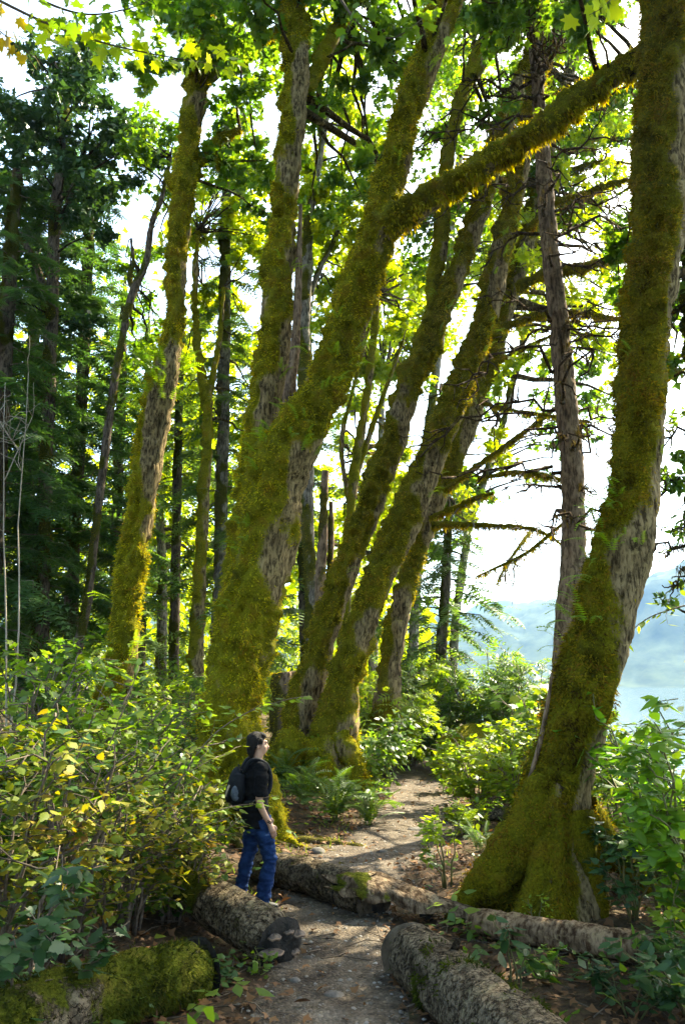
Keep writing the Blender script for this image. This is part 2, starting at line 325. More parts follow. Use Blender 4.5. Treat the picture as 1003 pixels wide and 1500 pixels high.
# ground, path, water, hills
def ground_mat():
    m, nt, N, L = nm('forest_soil'); g = N.new('ShaderNodeNewGeometry')
    n1 = noise(N, L, 1.3, 6, .65, g.outputs['Position']); n2 = noise(N, L, 22, 6, .7, g.outputs['Position'])
    r1 = ramp(N, [(.35, (.035, .024, .015)), (.55, (.075, .050, .030)), (.7, (.05, .055, .018))]); L.new(n1.outputs['Fac'], r1.inputs['Fac'])
    r2 = ramp(N, [(.3, (.45, .45, .45)), (.7, (1.5, 1.4, 1.3))]); L.new(n2.outputs['Fac'], r2.inputs['Fac'])
    mx = N.new('ShaderNodeMix'); mx.data_type = 'RGBA'; mx.blend_type = 'MULTIPLY'; mx.inputs['Factor'].default_value = 1; L.new(r1.outputs[0], mx.inputs['A']); L.new(r2.outputs[0], mx.inputs['B'])
    p_ = N.new('ShaderNodeBsdfPrincipled'); p_.inputs['Roughness'].default_value = .95; p_.inputs['Specular IOR Level'].default_value = .15; L.new(mx.outputs['Result'], p_.inputs['Base Color'])
    b = N.new('ShaderNodeBump'); b.inputs['Strength'].default_value = .8; b.inputs['Distance'].default_value = .04; L.new(n2.outputs['Fac'], b.inputs['Height']); L.new(b.outputs[0], p_.inputs['Normal'])
    o = N.new('ShaderNodeOutputMaterial'); L.new(p_.outputs[0], o.inputs['Surface']); return m
def path_mat():
    m, nt, N, L = nm('gravel_path'); g = N.new('ShaderNodeNewGeometry')
    n1 = noise(N, L, 2.6, 6, .72, g.outputs['Position']); r1 = ramp(N, [(.32, (.032, .022, .015)), (.5, (.085, .066, .048)), (.68, (.15, .126, .10))]); L.new(n1.outputs['Fac'], r1.inputs['Fac'])
    v = N.new('ShaderNodeTexVoronoi'); v.inputs['Scale'].default_value = 42; L.new(g.outputs['Position'], v.inputs['Vector'])
    r2 = ramp(N, [(0, (.4, .4, .4)), (.75, (1.2, 1.15, 1.1)), (1, (2.1, 2.0, 1.9))]); L.new(v.outputs['Color'], r2.inputs['Fac'])
    mx = N.new('ShaderNodeMix'); mx.data_type = 'RGBA'; mx.blend_type = 'MULTIPLY'; mx.inputs['Factor'].default_value = .85; L.new(r1.outputs[0], mx.inputs['A']); L.new(r2.outputs[0], mx.inputs['B'])
    p_ = N.new('ShaderNodeBsdfPrincipled'); p_.inputs['Roughness'].default_value = .92; p_.inputs['Specular IOR Level'].default_value = .2; L.new(mx.outputs['Result'], p_.inputs['Base Color'])
    b = N.new('ShaderNodeBump'); b.inputs['Strength'].default_value = .7; b.inputs['Distance'].default_value = .02; b.invert = True; L.new(v.outputs['Distance'], b.inputs['Height']); L.new(b.outputs[0], p_.inputs['Normal'])
    o = N.new('ShaderNodeOutputMaterial'); L.new(p_.outputs[0], o.inputs['Surface']); return m
M['soil'] = ground_mat(); M['path'] = path_mat()
def water_mat():
    m, nt, N, L = nm('lake_water'); g = N.new('ShaderNodeNewGeometry'); n = noise(N, L, 2.2, 3, .5, g.outputs['Position'])
    p_ = N.new('ShaderNodeBsdfPrincipled'); p_.inputs['Base Color'].default_value = (.03, .06, .07, 1); p_.inputs['Roughness'].default_value = .12; p_.inputs['IOR'].default_value = 1.33
    b = N.new('ShaderNodeBump'); b.inputs['Strength'].default_value = .35; b.inputs['Distance'].default_value = .08; L.new(n.outputs['Fac'], b.inputs['Height']); L.new(b.outputs[0], p_.inputs['Normal'])
    o = N.new('ShaderNodeOutputMaterial'); L.new(p_.outputs[0], o.inputs['Surface']); return m
M['water'] = water_mat()
M['hill'] = plain('forested_hill', (.008, .022, .010), .95, .03, (.045, .065, .028), .8, .08, .1)
M['stone'] = plain('stone', (.06, .053, .046), .95, 6, (.14, .125, .11), .8, 25)
M['gravel'] = leaf_mat('gravel', [(.07, .06, .05), (.17, .15, .13), (.30, .28, .26)], 0.0, 1, .85, (1, 1, 1), .2)

# ------------------------------------------------------------------ the setting
def grid_axis(parts):
    a = []
    for lo, hi, n in parts: a += list(np.linspace(lo, hi, n, endpoint=False))
    return np.array(a+[parts[-1][1]])
gx = grid_axis([(-2500, -200, 8), (-200, -30, 12), (-30, -8, 40), (-8, 10, 110), (10, 30, 24), (30, 300, 10), (300, 3000, 6)])
gy = grid_axis([(-1500, -60, 6), (-60, 0, 14), (0, 4, 14), (4, 24, 120), (24, 60, 50), (60, 300, 14), (300, 3500, 8)])
GX, GY = np.meshgrid(gx, gy); GZ = ground_z(GX, GY)
GZ = np.where(np.abs(GX-path_x(GY)) < path_w(GY)*.8, GZ-.012, GZ)
w_, h_ = len(gx), len(gy); I = (np.arange(h_-1)[:, None]*w_+np.arange(w_-1)[None]).ravel()
o = part('ground', np.stack([GX, GY, GZ], -1).reshape(-1, 3), np.stack([I, I+1, I+w_+1, I+w_], -1), M['soil'], smooth=True); tag(o, 'brown forest floor sloping down to the lake', kind='structure')
# path
ys = np.linspace(1.5, 25, 220); us = np.linspace(-1, 1, 23); PV = []
for y in ys:
    e = (fbm(np.array([[y*1.3, 0, 0], [y*1.3, 9, 0]]), 3, 3)-.5)*.55
    for u in us:
        wl_ = path_w(y)*(1+(e[0] if u < 0 else e[1])); x = path_x(y)+u*wl_
        PV.append((x, y, gz(x, y)+.014*(1-abs(u)**4)-.02*abs(u)**8))
w_ = len(us); I = (np.arange(len(ys)-1)[:, None]*w_+np.arange(w_-1)[None]).ravel()
o = part('path', np.array(PV), np.stack([I, I+1, I+w_+1, I+w_], -1), M['path'], smooth=True); tag(o, 'narrow gravel footpath leading between the trees', kind='structure')
# lake
o = part('lake', np.array([(-2500, -1500, -1.75), (3000, -1500, -1.75), (3000, 3500, -1.75), (-2500, 3500, -1.75)], float), np.array([[0, 1, 2, 3]]), M['water']); tag(o, 'bright lake surface beyond the trees', kind='structure')
# hills over the water
def hills(name, label, D, prof, depth, seed):
    az = np.linspace(-.75, 1.1, 260); n = 26; V = []
    ridge = np.interp(np.tan(az)*FPX+501.5, [p_[0] for p_ in prof], [p_[1] for p_ in prof])
    for k in range(n):
        t = k/(n-1); d = D+depth*t
        x = np.sin(az)*d; y = np.cos(az)*d
        hh = ridge*sm(0, 1, t**.8)*(D+depth)/D
        q = np.stack([x*.012, y*.012, x*0], -1); q2 = np.stack([x*.12, y*.12, x*0], -1)
        z = -2.2+hh*(.75+.5*fbm(q, seed, 3))+(fbm(q2, seed+4, 2)-.3)*14*sm(0, .12, t)
        V.append(np.stack([x, y, z], -1))
    w_ = len(az); I = (np.arange(n-1)[:, None]*w_+np.arange(w_-1)[None]).ravel()
    o = part(name, np.vstack(V), np.stack([I, I+1, I+w_+1, I+w_], -1), M['hill'], smooth=False); tag(o, label, kind='structure')
hills('hills', 'hazy blue forested hillside across the lake', 1150, [(-600, 120), (500, 90), (690, 88), (800, 98), (900, 118), (960, 150), (1100, 175), (2500, 190)], 500, 21)
hills('mountains', 'paler farther mountain ridge fading into the sky', 2300, [(-600, 260), (500, 210), (700, 195), (780, 215), (900, 225), (1100, 300), (2500, 330)], 700, 31)

# ------------------------------------------------------------------ trees: trunks with moss, limbs, crowns
def make_limb(name, parent, ctrl, mat, bias=.1, res=.055, seed=0, flare=0, lump=1.0, tuft=0, hang=0, tuftmat='moss', cap=False, tuft_len=1.0, sidex=.10, amp=1.0, rnd=0, rid=1.0):
    """ctrl rows: x, y, z, r.  A displaced limb whose moss is thick where the field says so; returns (object, centre line, radii)."""
    ctrl = np.array(ctrl, float); ctrl[:, 3] *= (.76 if tuft else .90); Ln = np.sum(np.linalg.norm(np.diff(ctrl[:, :3], axis=0), axis=1))
    rmax = ctrl[:, 3].max(); n = int(np.clip(Ln/res, 8, 420)); seg = int(np.clip(2*math.pi*np.median(ctrl[:, 3])/res, 8, 104))
    c = catmull(ctrl, n); pts, rad = c[:, :3], np.maximum(c[:, 3], .004)
    wob = np.stack([fbm(np.stack([np.arange(n)*res*.8, np.full(n, k*5.0), np.full(n, seed*1.7)], -1), seed+k, 2)-.5 for k in range(3)], -1)
    pts = pts+wob*rad[:, None]*.5*lump
    V, F, D = sweep(pts, rad, seg); R = np.repeat(rad, seg); s = np.repeat(np.linspace(0, Ln, n), seg); C = np.repeat(pts, seg, axis=0)
    sc = min(1.0, rmax/.30)+1e-6
    if rnd:
        rad = rad*(1-.22*np.exp(-(np.linspace(0, Ln, n)/rnd)**2))*(1-.22*np.exp(-((Ln-np.linspace(0, Ln, n))/rnd)**2)); V, F, D = sweep(pts, rad, seg); R = np.repeat(rad, seg)
    if flare:
        th = np.tile(np.linspace(0, 2*math.pi, seg, endpoint=False), n); fl = np.exp(-s/(rmax*1.6))
        R = R*(1+flare*fl*(.55+.45*np.cos(4*th+seed))); V = C+D*R[:, None]
    m = fbm(V*np.array([1.5, 1.5, .9])/max(sc, .4), seed+3, 4); m = sm(.33, .62, m+bias+.10*D[:, 2]-sidex*D[:, 0])
    Tn = np.repeat(frames(pts)[0], seg, axis=0)
    ridge = 1-np.abs(2*fbm(D*R[:, None]*19+Tn*(s[:, None])*2.4+seed, seed+9, 3)-1)
    l1 = fbm(V*2.6/max(sc, .5), seed+12, 3)-.5; l2 = fbm(V*6.5/max(sc, .5), seed+15, 3)-.5; l3 = fbm(V*22, seed+18, 2)-.5
    l4 = fbm(D*R[:, None]*6.5+Tn*s[:, None]*1.6+seed*1.3, seed+27, 3)-.5
    flute = fbm(D*R[:, None]*3.2+Tn*s[:, None]*.35+seed*2.2, seed+21, 3)-.5
    d = sc*((1-m)*.10*rid*(ridge-.62)+m*(.0+.28*l2+.13*l3+.26*l4)*amp)+R*(.40*l1+.62*flute)*lump
    if rnd:
        pl = sm(.45, .49, fbm(D*R[:, None]*13+Tn*s[:, None]*6+seed, seed+40, 3)); d = d+.010*(pl-.5)+.006*(fbm(V*28, seed+44, 2)-.5); ridge = ridge*.62+.26*pl+.08
    V = V+D*d[:, None]
    faces = [F]
    if cap: faces += [np.arange(seg)[::-1][None], (np.arange(seg)+len(V)-seg)[None]]
    ob = part(name, V, faces, mat, parent, smooth=True, attrs={'moss': m, 'ridge': ridge})
    if tuft:
        area = 2*math.pi*np.mean(rad)*Ln; k = int(area*tuft*1.1); w = m**2.5*(.22+sm(.40, .58, fbm(V*np.array([9, 9, 6]), seed+33, 2)))+1e-4
        if hang: w = w*(1+hang*np.clip(-D[:, 2], 0, 1)*3)
        idx = rng.choice(len(V), k, p=w/w.sum()); pos = V[idx]+rng.normal(0, res*.5, (k, 3)); out = D[idx]
        dr = out*rng.uniform(.5, 1.1, (k, 1))+rng.normal(0, .45, (k, 3)); dr[:, 2] -= .55+hang*rng.random(k)*1.5*np.clip(-out[:, 2]+.2, 0, 1)
        ln = rng.uniform(.025, .065, k)*max(sc, .55)*tuft_len*(1+hang*2.2*np.clip(-out[:, 2], 0, 1)*rng.random(k))
        tv = (TRI[0]*np.array([.34, 1, 1]), TRI[1])
        TV, TF = stamp(tv, pos-out*.006, dr, out+rng.normal(0, .5, (k, 3)), ln)
        part('moss', TV, TF, M[tuftmat], ob if parent is None else parent, kind='stuff')
    return ob, pts, rad
def spine(rows, Y, Yt=None):
    """rows: photo x, y and width of a stem; Y at the base row and Yt at the top row -> world centre line and radii."""
    out = []; n = len(rows)
    for i, (px, py, w) in enumerate(rows):
        y = Y if Yt is None else Y+(Yt-Y)*i/(n-1); p_ = P(px, py, y); out.append((*p_, w*.5*mpp(p_)))
    return np.array(out)
def curve3(a, b, sag, n=9, wig=.06):
    a = np.asarray(a, float); b = np.asarray(b, float); t = np.linspace(0, 1, n)[:, None]; L_ = np.linalg.norm(b-a)
    p_ = a+(b-a)*t; p_[:, 2] += sag*L_*4*(t*(1-t))[:, 0]; p_[1:-1] += rng.normal(0, wig*L_*.25, (n-2, 3)); return p_

class Crown:
    """Collects the branches, twigs and leaves of one tree; build() links them under it."""
    def __init__(s, root, skel, leafmat, tmpl, size, barkmat): s.root = root; s.skel = np.asarray(skel, float); s.lm = leafmat; s.t = tmpl; s.sz = size; s.bm = barkmat; s.tw = []; s.pos = []; s.yd = []; s.nr = []; s.sc = []
    def clump(s, c, r, n, branch=True, flat=.6):
        c = np.asarray(c, float)
        if branch:
            d = np.linalg.norm(s.skel[:, :3]-c, axis=1)+np.maximum(0, s.skel[:, 2]-c[2]+.3)*3; a = s.skel[np.argmin(d)]
            L_ = np.linalg.norm(a[:3]-c); pl = curve3(a[:3], c, .06, 7); rr = np.linspace(min(.016*L_+.012, a[3]*.6), .010, 7)
            part('branch', *tube(pl, rr, 5), s.bm, s.root, smooth=True)
        nt = max(4, int(n/30)); k = 0
        dirs = unit(rng.normal(0, 1, (nt, 3))*np.array([1, 1, flat]))
        for dv in dirs:
            e = c+dv*r*rng.uniform(.55, 1.15)*np.array([1, 1, flat+.2]); tp = curve3(c, e, -.05, 4, .15); s.tw.append(sweep(tp, np.linspace(.010, .003, 4), 3)[:2])
            m = int(n/nt); t = rng.uniform(.15, 1.05, m)**.7; p_ = c+(e-c)*t[:, None]+rng.normal(0, r*.14, (m, 3)); p_[:, 2] -= rng.random(m)*.06
            yd = dv[None]*.6+rng.normal(0, .7, (m, 3)); yd[:, 2] -= .45; nr = rng.normal(0, .45, (m, 3)); nr[:, 2] += 1
            s.pos.append(p_); s.yd.append(yd); s.nr.append(nr); s.sc.append(rng.uniform(.6, 1.2, m)*s.sz)
    def fill(s, x0, y0, x1, y1, Ya, Yb, n, rpx, nl, branch=True):
        for _ in range(n):
            c = P(rng.uniform(x0, x1), rng.uniform(y0, y1), rng.uniform(Ya, Yb)); s.clump(c, rpx*mpp(c)*rng.uniform(.7, 1.25), int(nl*rng.uniform(.7, 1.3)), branch)
    def build(s, name='crown'):
        if s.tw: part('twigs', *merge(s.tw), s.bm, s.root, kind='stuff')
        if s.pos:
            V, F = stamp(s.t, np.vstack(s.pos), np.vstack(s.yd), np.vstack(s.nr), np.concatenate(s.sc)); part(name, V, F, s.lm, s.root, kind='stuff')

FRONDS = []
for k in range(3):
    v, f = frond(12, .17, (.55, .8, .4)[k]); FRONDS.append(mesh('fern_frond', v, f, M['fern_lit']))
def epiphytes(parent, pts, rad, n, t0=0, t1=1, size=(.22, .42), side=None):
    """Small ferns rooted in the moss of a limb, each frond a part of the tree."""
    m = len(pts)
    for _ in range(n):
        i = int(np.clip(rng.uniform(t0, t1)*m, 0, m-1)); a = rng.uniform(0, 2*math.pi) if side is None else side+rng.normal(0, .6)
        h = np.array([math.cos(a), -abs(math.sin(a))*.8, 0]); h /= np.linalg.norm(h); up = .35
        for j in range(rng.integers(2, 5)):
            d = h+np.array([rng.normal(0, .4), rng.normal(0, .3), up+rng.normal(0, .3)]); b = pts[i]+h*(rad[i]*1.02+.05)+rng.normal(0, .04, 3)
            q = Vector(d).to_track_quat('Y', 'Z'); o = link('fern_frond', FRONDS[rng.integers(0, 3)], parent, Vector(b)-parent.location)
            o.rotation_mode = 'QUATERNION'; o.rotation_quaternion = q; sc = rng.uniform(*size)*1.0; o.scale = (sc, sc, sc)

BARK = M['maple_bark']
def base_of(sp): x, y = sp[0][0], sp[0][1]; return (x, y, gz(x, y))

# --- slender mossy maple at the left
sp = spine([(140, 1190, 120), (155, 1110, 92), (168, 1020, 74), (180, 945, 66), (189, 880, 60), (197, 810, 56), (207, 740, 54), (217, 680, 56), (227, 610, 60), (238, 555, 62), (250, 500, 44), (257, 430, 38), (262, 360, 42), (270, 295, 44), (273, 255, 52), (279, 200, 42), (288, 130, 44), (297, 50, 40), (305, -40, 38), (318, -180, 30), (330, -330, 20)], 16, 16.6)
t1 = thing('bigleaf_maple', 'slender mossy maple with a fern collar halfway up, behind the leafy thicket', 'tree', base_of(sp), 'moss-covered maples')
_, p1, r1 = make_limb('trunk', t1, sp*[1, 1, 1, .92], BARK, .16, .046, 1, .3, 1.0, 1500)
sk = [np.column_stack([p1, r1])]
for rows in ([(280, 248, 20), (300, 228, 20), (318, 205, 18), (338, 196, 17), (352, 190, 12)], [(292, 130, 24), (312, 108, 24), (338, 88, 22), (372, 68, 20), (420, 30, 16), (470, -30, 12)], [(262, 270, 26), (250, 262, 22), (244, 252, 16)]):
    _, p_, r_ = make_limb('branch', t1, spine(rows, 16.5), BARK, .25, .05, 5, 0, 1.2, 1500, 1.0, cap=True); sk.append(np.column_stack([p_, r_]))
_, p_, r_ = make_limb('moss_beard', t1, spine([(321, 205, 5), (320, 222, 12), (319, 238, 14), (319, 250, 5)], 16.4), BARK, .6, .03, 8, 0, .8, 1800, 1.0, cap=True)
epiphytes(t1, p1, r1, 16, .31, .36, (.4, .7)); epiphytes(t1, p1, r1, 9, .10, .16, (.4, .65)); epiphytes(t1, p1, r1, 8, .4, .75)
c1 = Crown(t1, np.vstack(sk), M['maple_leaf'], MAPLE_LOW, .20, BARK)
c1.fill(205, -90, 420, 70, 14, 18, 17, 55, 200); c1.fill(300, 60, 405, 250, 15.5, 18, 9, 42, 150); c1.fill(215, 60, 262, 150, 16, 18, 3, 34, 110); c1.fill(200, -420, 460, -90, 13, 19, 14, 70, 130)
c1.fill(330, 40, 420, 330, 18, 22, 8, 40, 140); c1.build()

# --- great double-stemmed maple
sp = spine([(350, 1250, 150), (346, 1190, 136), (336, 1120, 122), (334, 1050, 110), (347, 980, 108), (366, 900, 104), (386, 810, 102), (398, 730, 102), (412, 680, 104), (440, 630, 92), (478, 570, 80), (502, 500, 74), (521, 430, 72), (548, 350, 74), (566, 290, 60), (582, 225, 50), (604, 150, 49), (638, 55, 46), (672, -40, 42), (720, -200, 32), (760, -340, 22)], 13, 12.6)
t2 = thing('bigleaf_maple', 'huge mossy double-stemmed maple behind the hiker with one long slanting limb', 'tree', base_of(sp), 'moss-covered maples')
_, p2, r2 = make_limb('trunk', t2, sp, BARK, .12, .046, 21, .35, 1.0, 1700)
sk = [np.column_stack([p2, r2])]
_, p2b, r2b = make_limb('stem', t2, spine([(352, 1000, 70), (356, 850, 68), (366, 740, 64), (378, 660, 62), (392, 580, 62), (402, 500, 56), (410, 400, 52), (417, 300, 48), (424, 200, 48), (432, 110, 44), (433, 30, 38), (432, -60, 36), (436, -250, 26)], 13.25, 14), BARK, .02, .046, 23, 0, 1.0, 1100); sk.append(np.column_stack([p2b, r2b]))
make_limb('deadwood', t2, spine([(416, 640, 26), (423, 590, 22), (431, 520, 16), (435, 450, 11), (438, 370, 9), (440, 300, 5)], 13.1, 13.7), M['snag_bark'], -.6, .04, 25, 0, 1.0)
_, p_, r_ = make_limb('stem', t2, spine([(434, 130, 34), (455, 112, 30), (474, 78, 28), (494, 38, 26), (516, -10, 24), (560, -120, 18)], 13.9, 14.4), BARK, .1, .05, 27, 0, 1.0, 1000); sk.append(np.column_stack([p_, r_]))
_, p2l, r2l = make_limb('limb', t2, spine([(556, 335, 60), (590, 312, 52), (640, 280, 46), (700, 243, 44), (760, 207, 44), (820, 165, 44), (880, 118, 40), (935, 82, 36), (1010, 30, 30), (1100, -40, 22)], 12.65, 11.6), BARK, .20, .05, 29, 0, .9, 1900, 1.2); sk.append(np.column_stack([p2l, r2l]))
for rows, d in (([(385, 1130, 44), (396, 1185, 40), (412, 1228, 34), (445, 1256, 24), (500, 1278, 14)], 12.5), ([(330, 1160, 90), (300, 1215, 66), (270, 1250, 36)], 12.6), ([(365, 1160, 70), (380, 1220, 48), (398, 1258, 30), (430, 1288, 16)], 12.3)):
    s_ = spine(rows, d, d-.8)
    for k in range(1, len(s_)): s_[k, 2] = min(s_[k, 2], gz(s_[k, 0], s_[k, 1])+s_[k, 3]*.5+.5*(1-k/(len(s_)-1)))
    make_limb('root', t2, s_, BARK, .3, .045, 31+len(rows), 0, 1.0, 1800)
for rows in ([(-2.0, 12.4), (-1.3, 12.0), (-.6, 11.9), (.1, 11.6)], [(-1.9, 12.2), (-1.1, 11.5), (-.5, 11.0), (.2, 10.9), (.6, 10.7)], [(-1.5, 12.6), (-.8, 12.7), (-.1, 12.4), (.5, 12.5)], [(-1.6, 11.9), (-1.2, 11.1), (-.9, 10.7)], [(-1.2, 12.0), (-.3, 12.2), (.3, 12.0)]):
    make_limb('root', t2, [(x_, y_, gz(x_, y_)+.035-.02*i_, .085-.016*i_) for i_, (x_, y_) in enumerate(rows)], M['snag_bark'], .0, .04, 36+len(rows), 0, 1.3, 300)
epiphytes(t2, p2, r2, 24, .27, .42, (.22, .42)); epiphytes(t2, p2, r2, 12, .55, .75, (.2, .36)); epiphytes(t2, p2, r2, 8, .15, .3, (.2, .36)); epiphytes(t2, p2l, r2l, 14, .02, .95, (.18, .34)); epiphytes(t2, p2b, r2b, 8, .2, .5, (.2, .3))
c2 = Crown(t2, np.vstack(sk), M['maple_leaf'], MAPLE_LOW, .18, BARK)
c2.fill(350, -80, 600, 20, 12, 16, 13, 52, 190); c2.fill(470, 20, 600, 130, 13, 17, 7, 45, 150); c2.fill(470, 130, 560, 240, 14, 17, 4, 40, 130); c2.fill(700, -80, 900, 30, 11, 14, 10, 50, 160); c2.fill(380, -480, 900, -90, 9, 17, 26, 85, 120)
c2.fill(460, 40, 640, 330, 17, 22, 16, 42, 150); c2.fill(620, -60, 760, 60, 13, 18, 7, 44, 150); c2.build()

# --- leaning pair in the middle
sp = spine([(478, 1150, 130), (482, 1110, 104), (492, 1050, 84), (508, 990, 72), (535, 910, 68), (562, 835, 68), (592, 765, 70), (622, 695, 66), (655, 615, 60), (684, 545, 56), (708, 470, 52), (730, 385, 48), (747, 300, 46), (762, 230, 42), (782, 130, 38), (812, 30, 34), (850, -90, 26), (890, -220, 18)], 17, 17)
t3 = thing('bigleaf_maple', 'mossy maple of two leaning trunks behind the sword ferns', 'tree', base_of(sp), 'moss-covered maples')
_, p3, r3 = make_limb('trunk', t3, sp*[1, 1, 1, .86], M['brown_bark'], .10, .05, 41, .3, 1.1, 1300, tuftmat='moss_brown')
sk = [np.column_stack([p3, r3])]
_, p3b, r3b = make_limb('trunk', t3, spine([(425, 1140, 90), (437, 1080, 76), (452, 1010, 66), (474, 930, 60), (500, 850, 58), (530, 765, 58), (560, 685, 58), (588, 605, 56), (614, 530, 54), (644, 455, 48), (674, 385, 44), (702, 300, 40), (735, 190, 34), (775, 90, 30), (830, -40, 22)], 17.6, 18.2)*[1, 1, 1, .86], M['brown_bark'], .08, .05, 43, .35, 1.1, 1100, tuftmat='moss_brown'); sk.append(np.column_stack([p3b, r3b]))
_, p3c, r3c = make_limb('stem', t3, spine([(600, 570, 36), (622, 490, 36), (636, 420, 34), (645, 340, 33), (654, 240, 31), (668, 170, 30), (690, 105, 30), (712, 40, 28), (735, -60, 22)], 17.9, 18.6)*[1, 1, 1, .85], BARK, .16, .055, 45, 0, 1.2, 900); sk.append(np.column_stack([p3c, r3c]))
_, p_, r_ = make_limb('branch', t3, spine([(690, 115, 24), (715, 78, 24), (742, 48, 22), (756, 0, 20), (770, -60, 14)], 18.3), BARK, .2, .05, 46, 0, 1.2, 900); sk.append(np.column_stack([p_, r_]))
for rows in ([(440, 1080, 60), (415, 1110, 48), (398, 1140, 34), (380, 1165, 22)], [(470, 1090, 70), (474, 1130, 56), (476, 1160, 36)], [(500, 1080, 56), (518, 1120, 40), (530, 1150, 24)]):
    make_limb('root', t3, spine(rows, 16.8, 16.4), BARK, .12, .05, 47, 0, 1.1, 1200)
epiphytes(t3, p3, r3, 26, .25, .7, (.16, .36)); epiphytes(t3, p3b, r3b, 16, .3, .8, (.2, .36)); epiphytes(t3, p3, r3, 6, .05, .2, (.25, .4))
c3 = Crown(t3, np.vstack(sk), M['maple_leaf'], STAR, .175, BARK)
c3.fill(600, -80, 900, 60, 16, 21, 12, 48, 190); c3.fill(690, 60, 830, 210, 17, 21, 7, 42, 160); c3.fill(600, 180, 720, 420, 19, 23, 9, 40, 150); c3.fill(560, -420, 1000, -80, 15, 22, 18, 75, 130)
c3.fill(680, 150, 930, 330, 19, 24, 24, 40, 210); c3.fill(620, 0, 760, 200, 20, 25, 11, 40, 180); c3.fill(770, 0, 930, 160, 18, 24, 14, 40, 190); c3.build()

# --- dark maple behind the pair, with long level mossy branches
sp = spine([(560, 1060, 60), (572, 960, 42), (590, 880, 42), (614, 800, 42), (650, 705, 46), (690, 605, 46), (722, 510, 46), (748, 425, 42), (772, 345, 38), (793, 260, 34), (820, 150, 28), (855, 30, 22), (890, -90, 16)], 19.5, 20)
t4 = thing('bigleaf_maple', 'dark maple close behind the leaning pair, long level branches over the lake side', 'tree', base_of(sp), 'moss-covered maples')
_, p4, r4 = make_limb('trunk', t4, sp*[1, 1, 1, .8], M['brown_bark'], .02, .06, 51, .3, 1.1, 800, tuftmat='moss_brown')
sk = [np.column_stack([p4, r4])]
lat = [([(632, 770, 18), (680, 768, 16), (730, 770, 15), (780, 776, 13), (812, 790, 8), (840, 815, 4)], 18.5), ([(630, 760, 16), (665, 745, 16), (700, 728, 13), (722, 722, 8)], 18.8),
       ([(650, 720, 20), (690, 690, 18), (730, 660, 15), (770, 632, 12), (800, 612, 6)], 18.6), ([(735, 480, 22), (780, 462, 20), (830, 458, 17), (880, 464, 13), (925, 470, 9)], 17.5),
       ([(755, 420, 30), (800, 400, 27), (850, 392, 22), (905, 375, 16), (960, 350, 10)], 18), ([(770, 340, 22), (810, 300, 19), (860, 282, 15), (920, 262, 10)], 17.5),
       ([(716, 540, 16), (745, 522, 13), (790, 500, 10), (815, 488, 5)], 19), ([(700, 590, 12), (760, 603, 11), (820, 612, 9), (870, 620, 5)], 18.4),
       ([(700, 700, 14), (760, 692, 13), (815, 700, 10), (856, 722, 5)], 17.8), ([(780, 310, 20), (830, 255, 17), (880, 238, 14), (925, 240, 9)], 19.2),
       ([(697, 845, 6), (735, 828, 9), (775, 808, 10), (820, 770, 9), (850, 745, 5)], 16.2), ([(775, 780, 10), (760, 800, 9), (742, 826, 7), (728, 852, 4)], 17.5)]
for i, (rows, d) in enumerate(lat):
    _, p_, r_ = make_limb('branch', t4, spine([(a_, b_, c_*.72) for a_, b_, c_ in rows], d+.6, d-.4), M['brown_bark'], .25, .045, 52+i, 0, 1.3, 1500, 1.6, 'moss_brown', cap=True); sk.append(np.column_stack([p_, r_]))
    tws = []
    for _ in range(14):
        k = rng.integers(int(len(p_)*.25), len(p_)); a = p_[k]; dv = np.array([rng.normal(.3, .6), rng.normal(-.1, .5), rng.normal(-.25, .5)]); L_ = rng.uniform(.25, 1.0)
        tws.append(tube(curve3(a, a+unit(dv)*L_, rng.normal(0, .12), 6, .2), np.linspace(.018, .005, 6)*rng.uniform(.6, 1.3), 4))
    part('twigs', *merge(tws), M['twig'], t4, kind='stuff')
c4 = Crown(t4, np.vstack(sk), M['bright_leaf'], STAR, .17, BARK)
c4.fill(740, 230, 930, 330, 18, 21, 8, 34, 120); c4.fill(740, 330, 930, 470, 18, 21, 8, 32, 100); c4.fill(780, 60, 930, 240, 18, 22, 9, 38, 150); c4.fill(690, 470, 900, 560, 18, 20, 4, 26, 60); c4.fill(660, 640, 730, 760, 20, 22, 3, 30, 90)
c4.fill(700, 300, 930, 500, 20, 25, 28, 34, 160); c4.fill(820, 480, 930, 640, 20, 24, 9, 24, 80); c4.fill(600, 640, 690, 780, 21, 25, 4, 34, 110); c4.build()

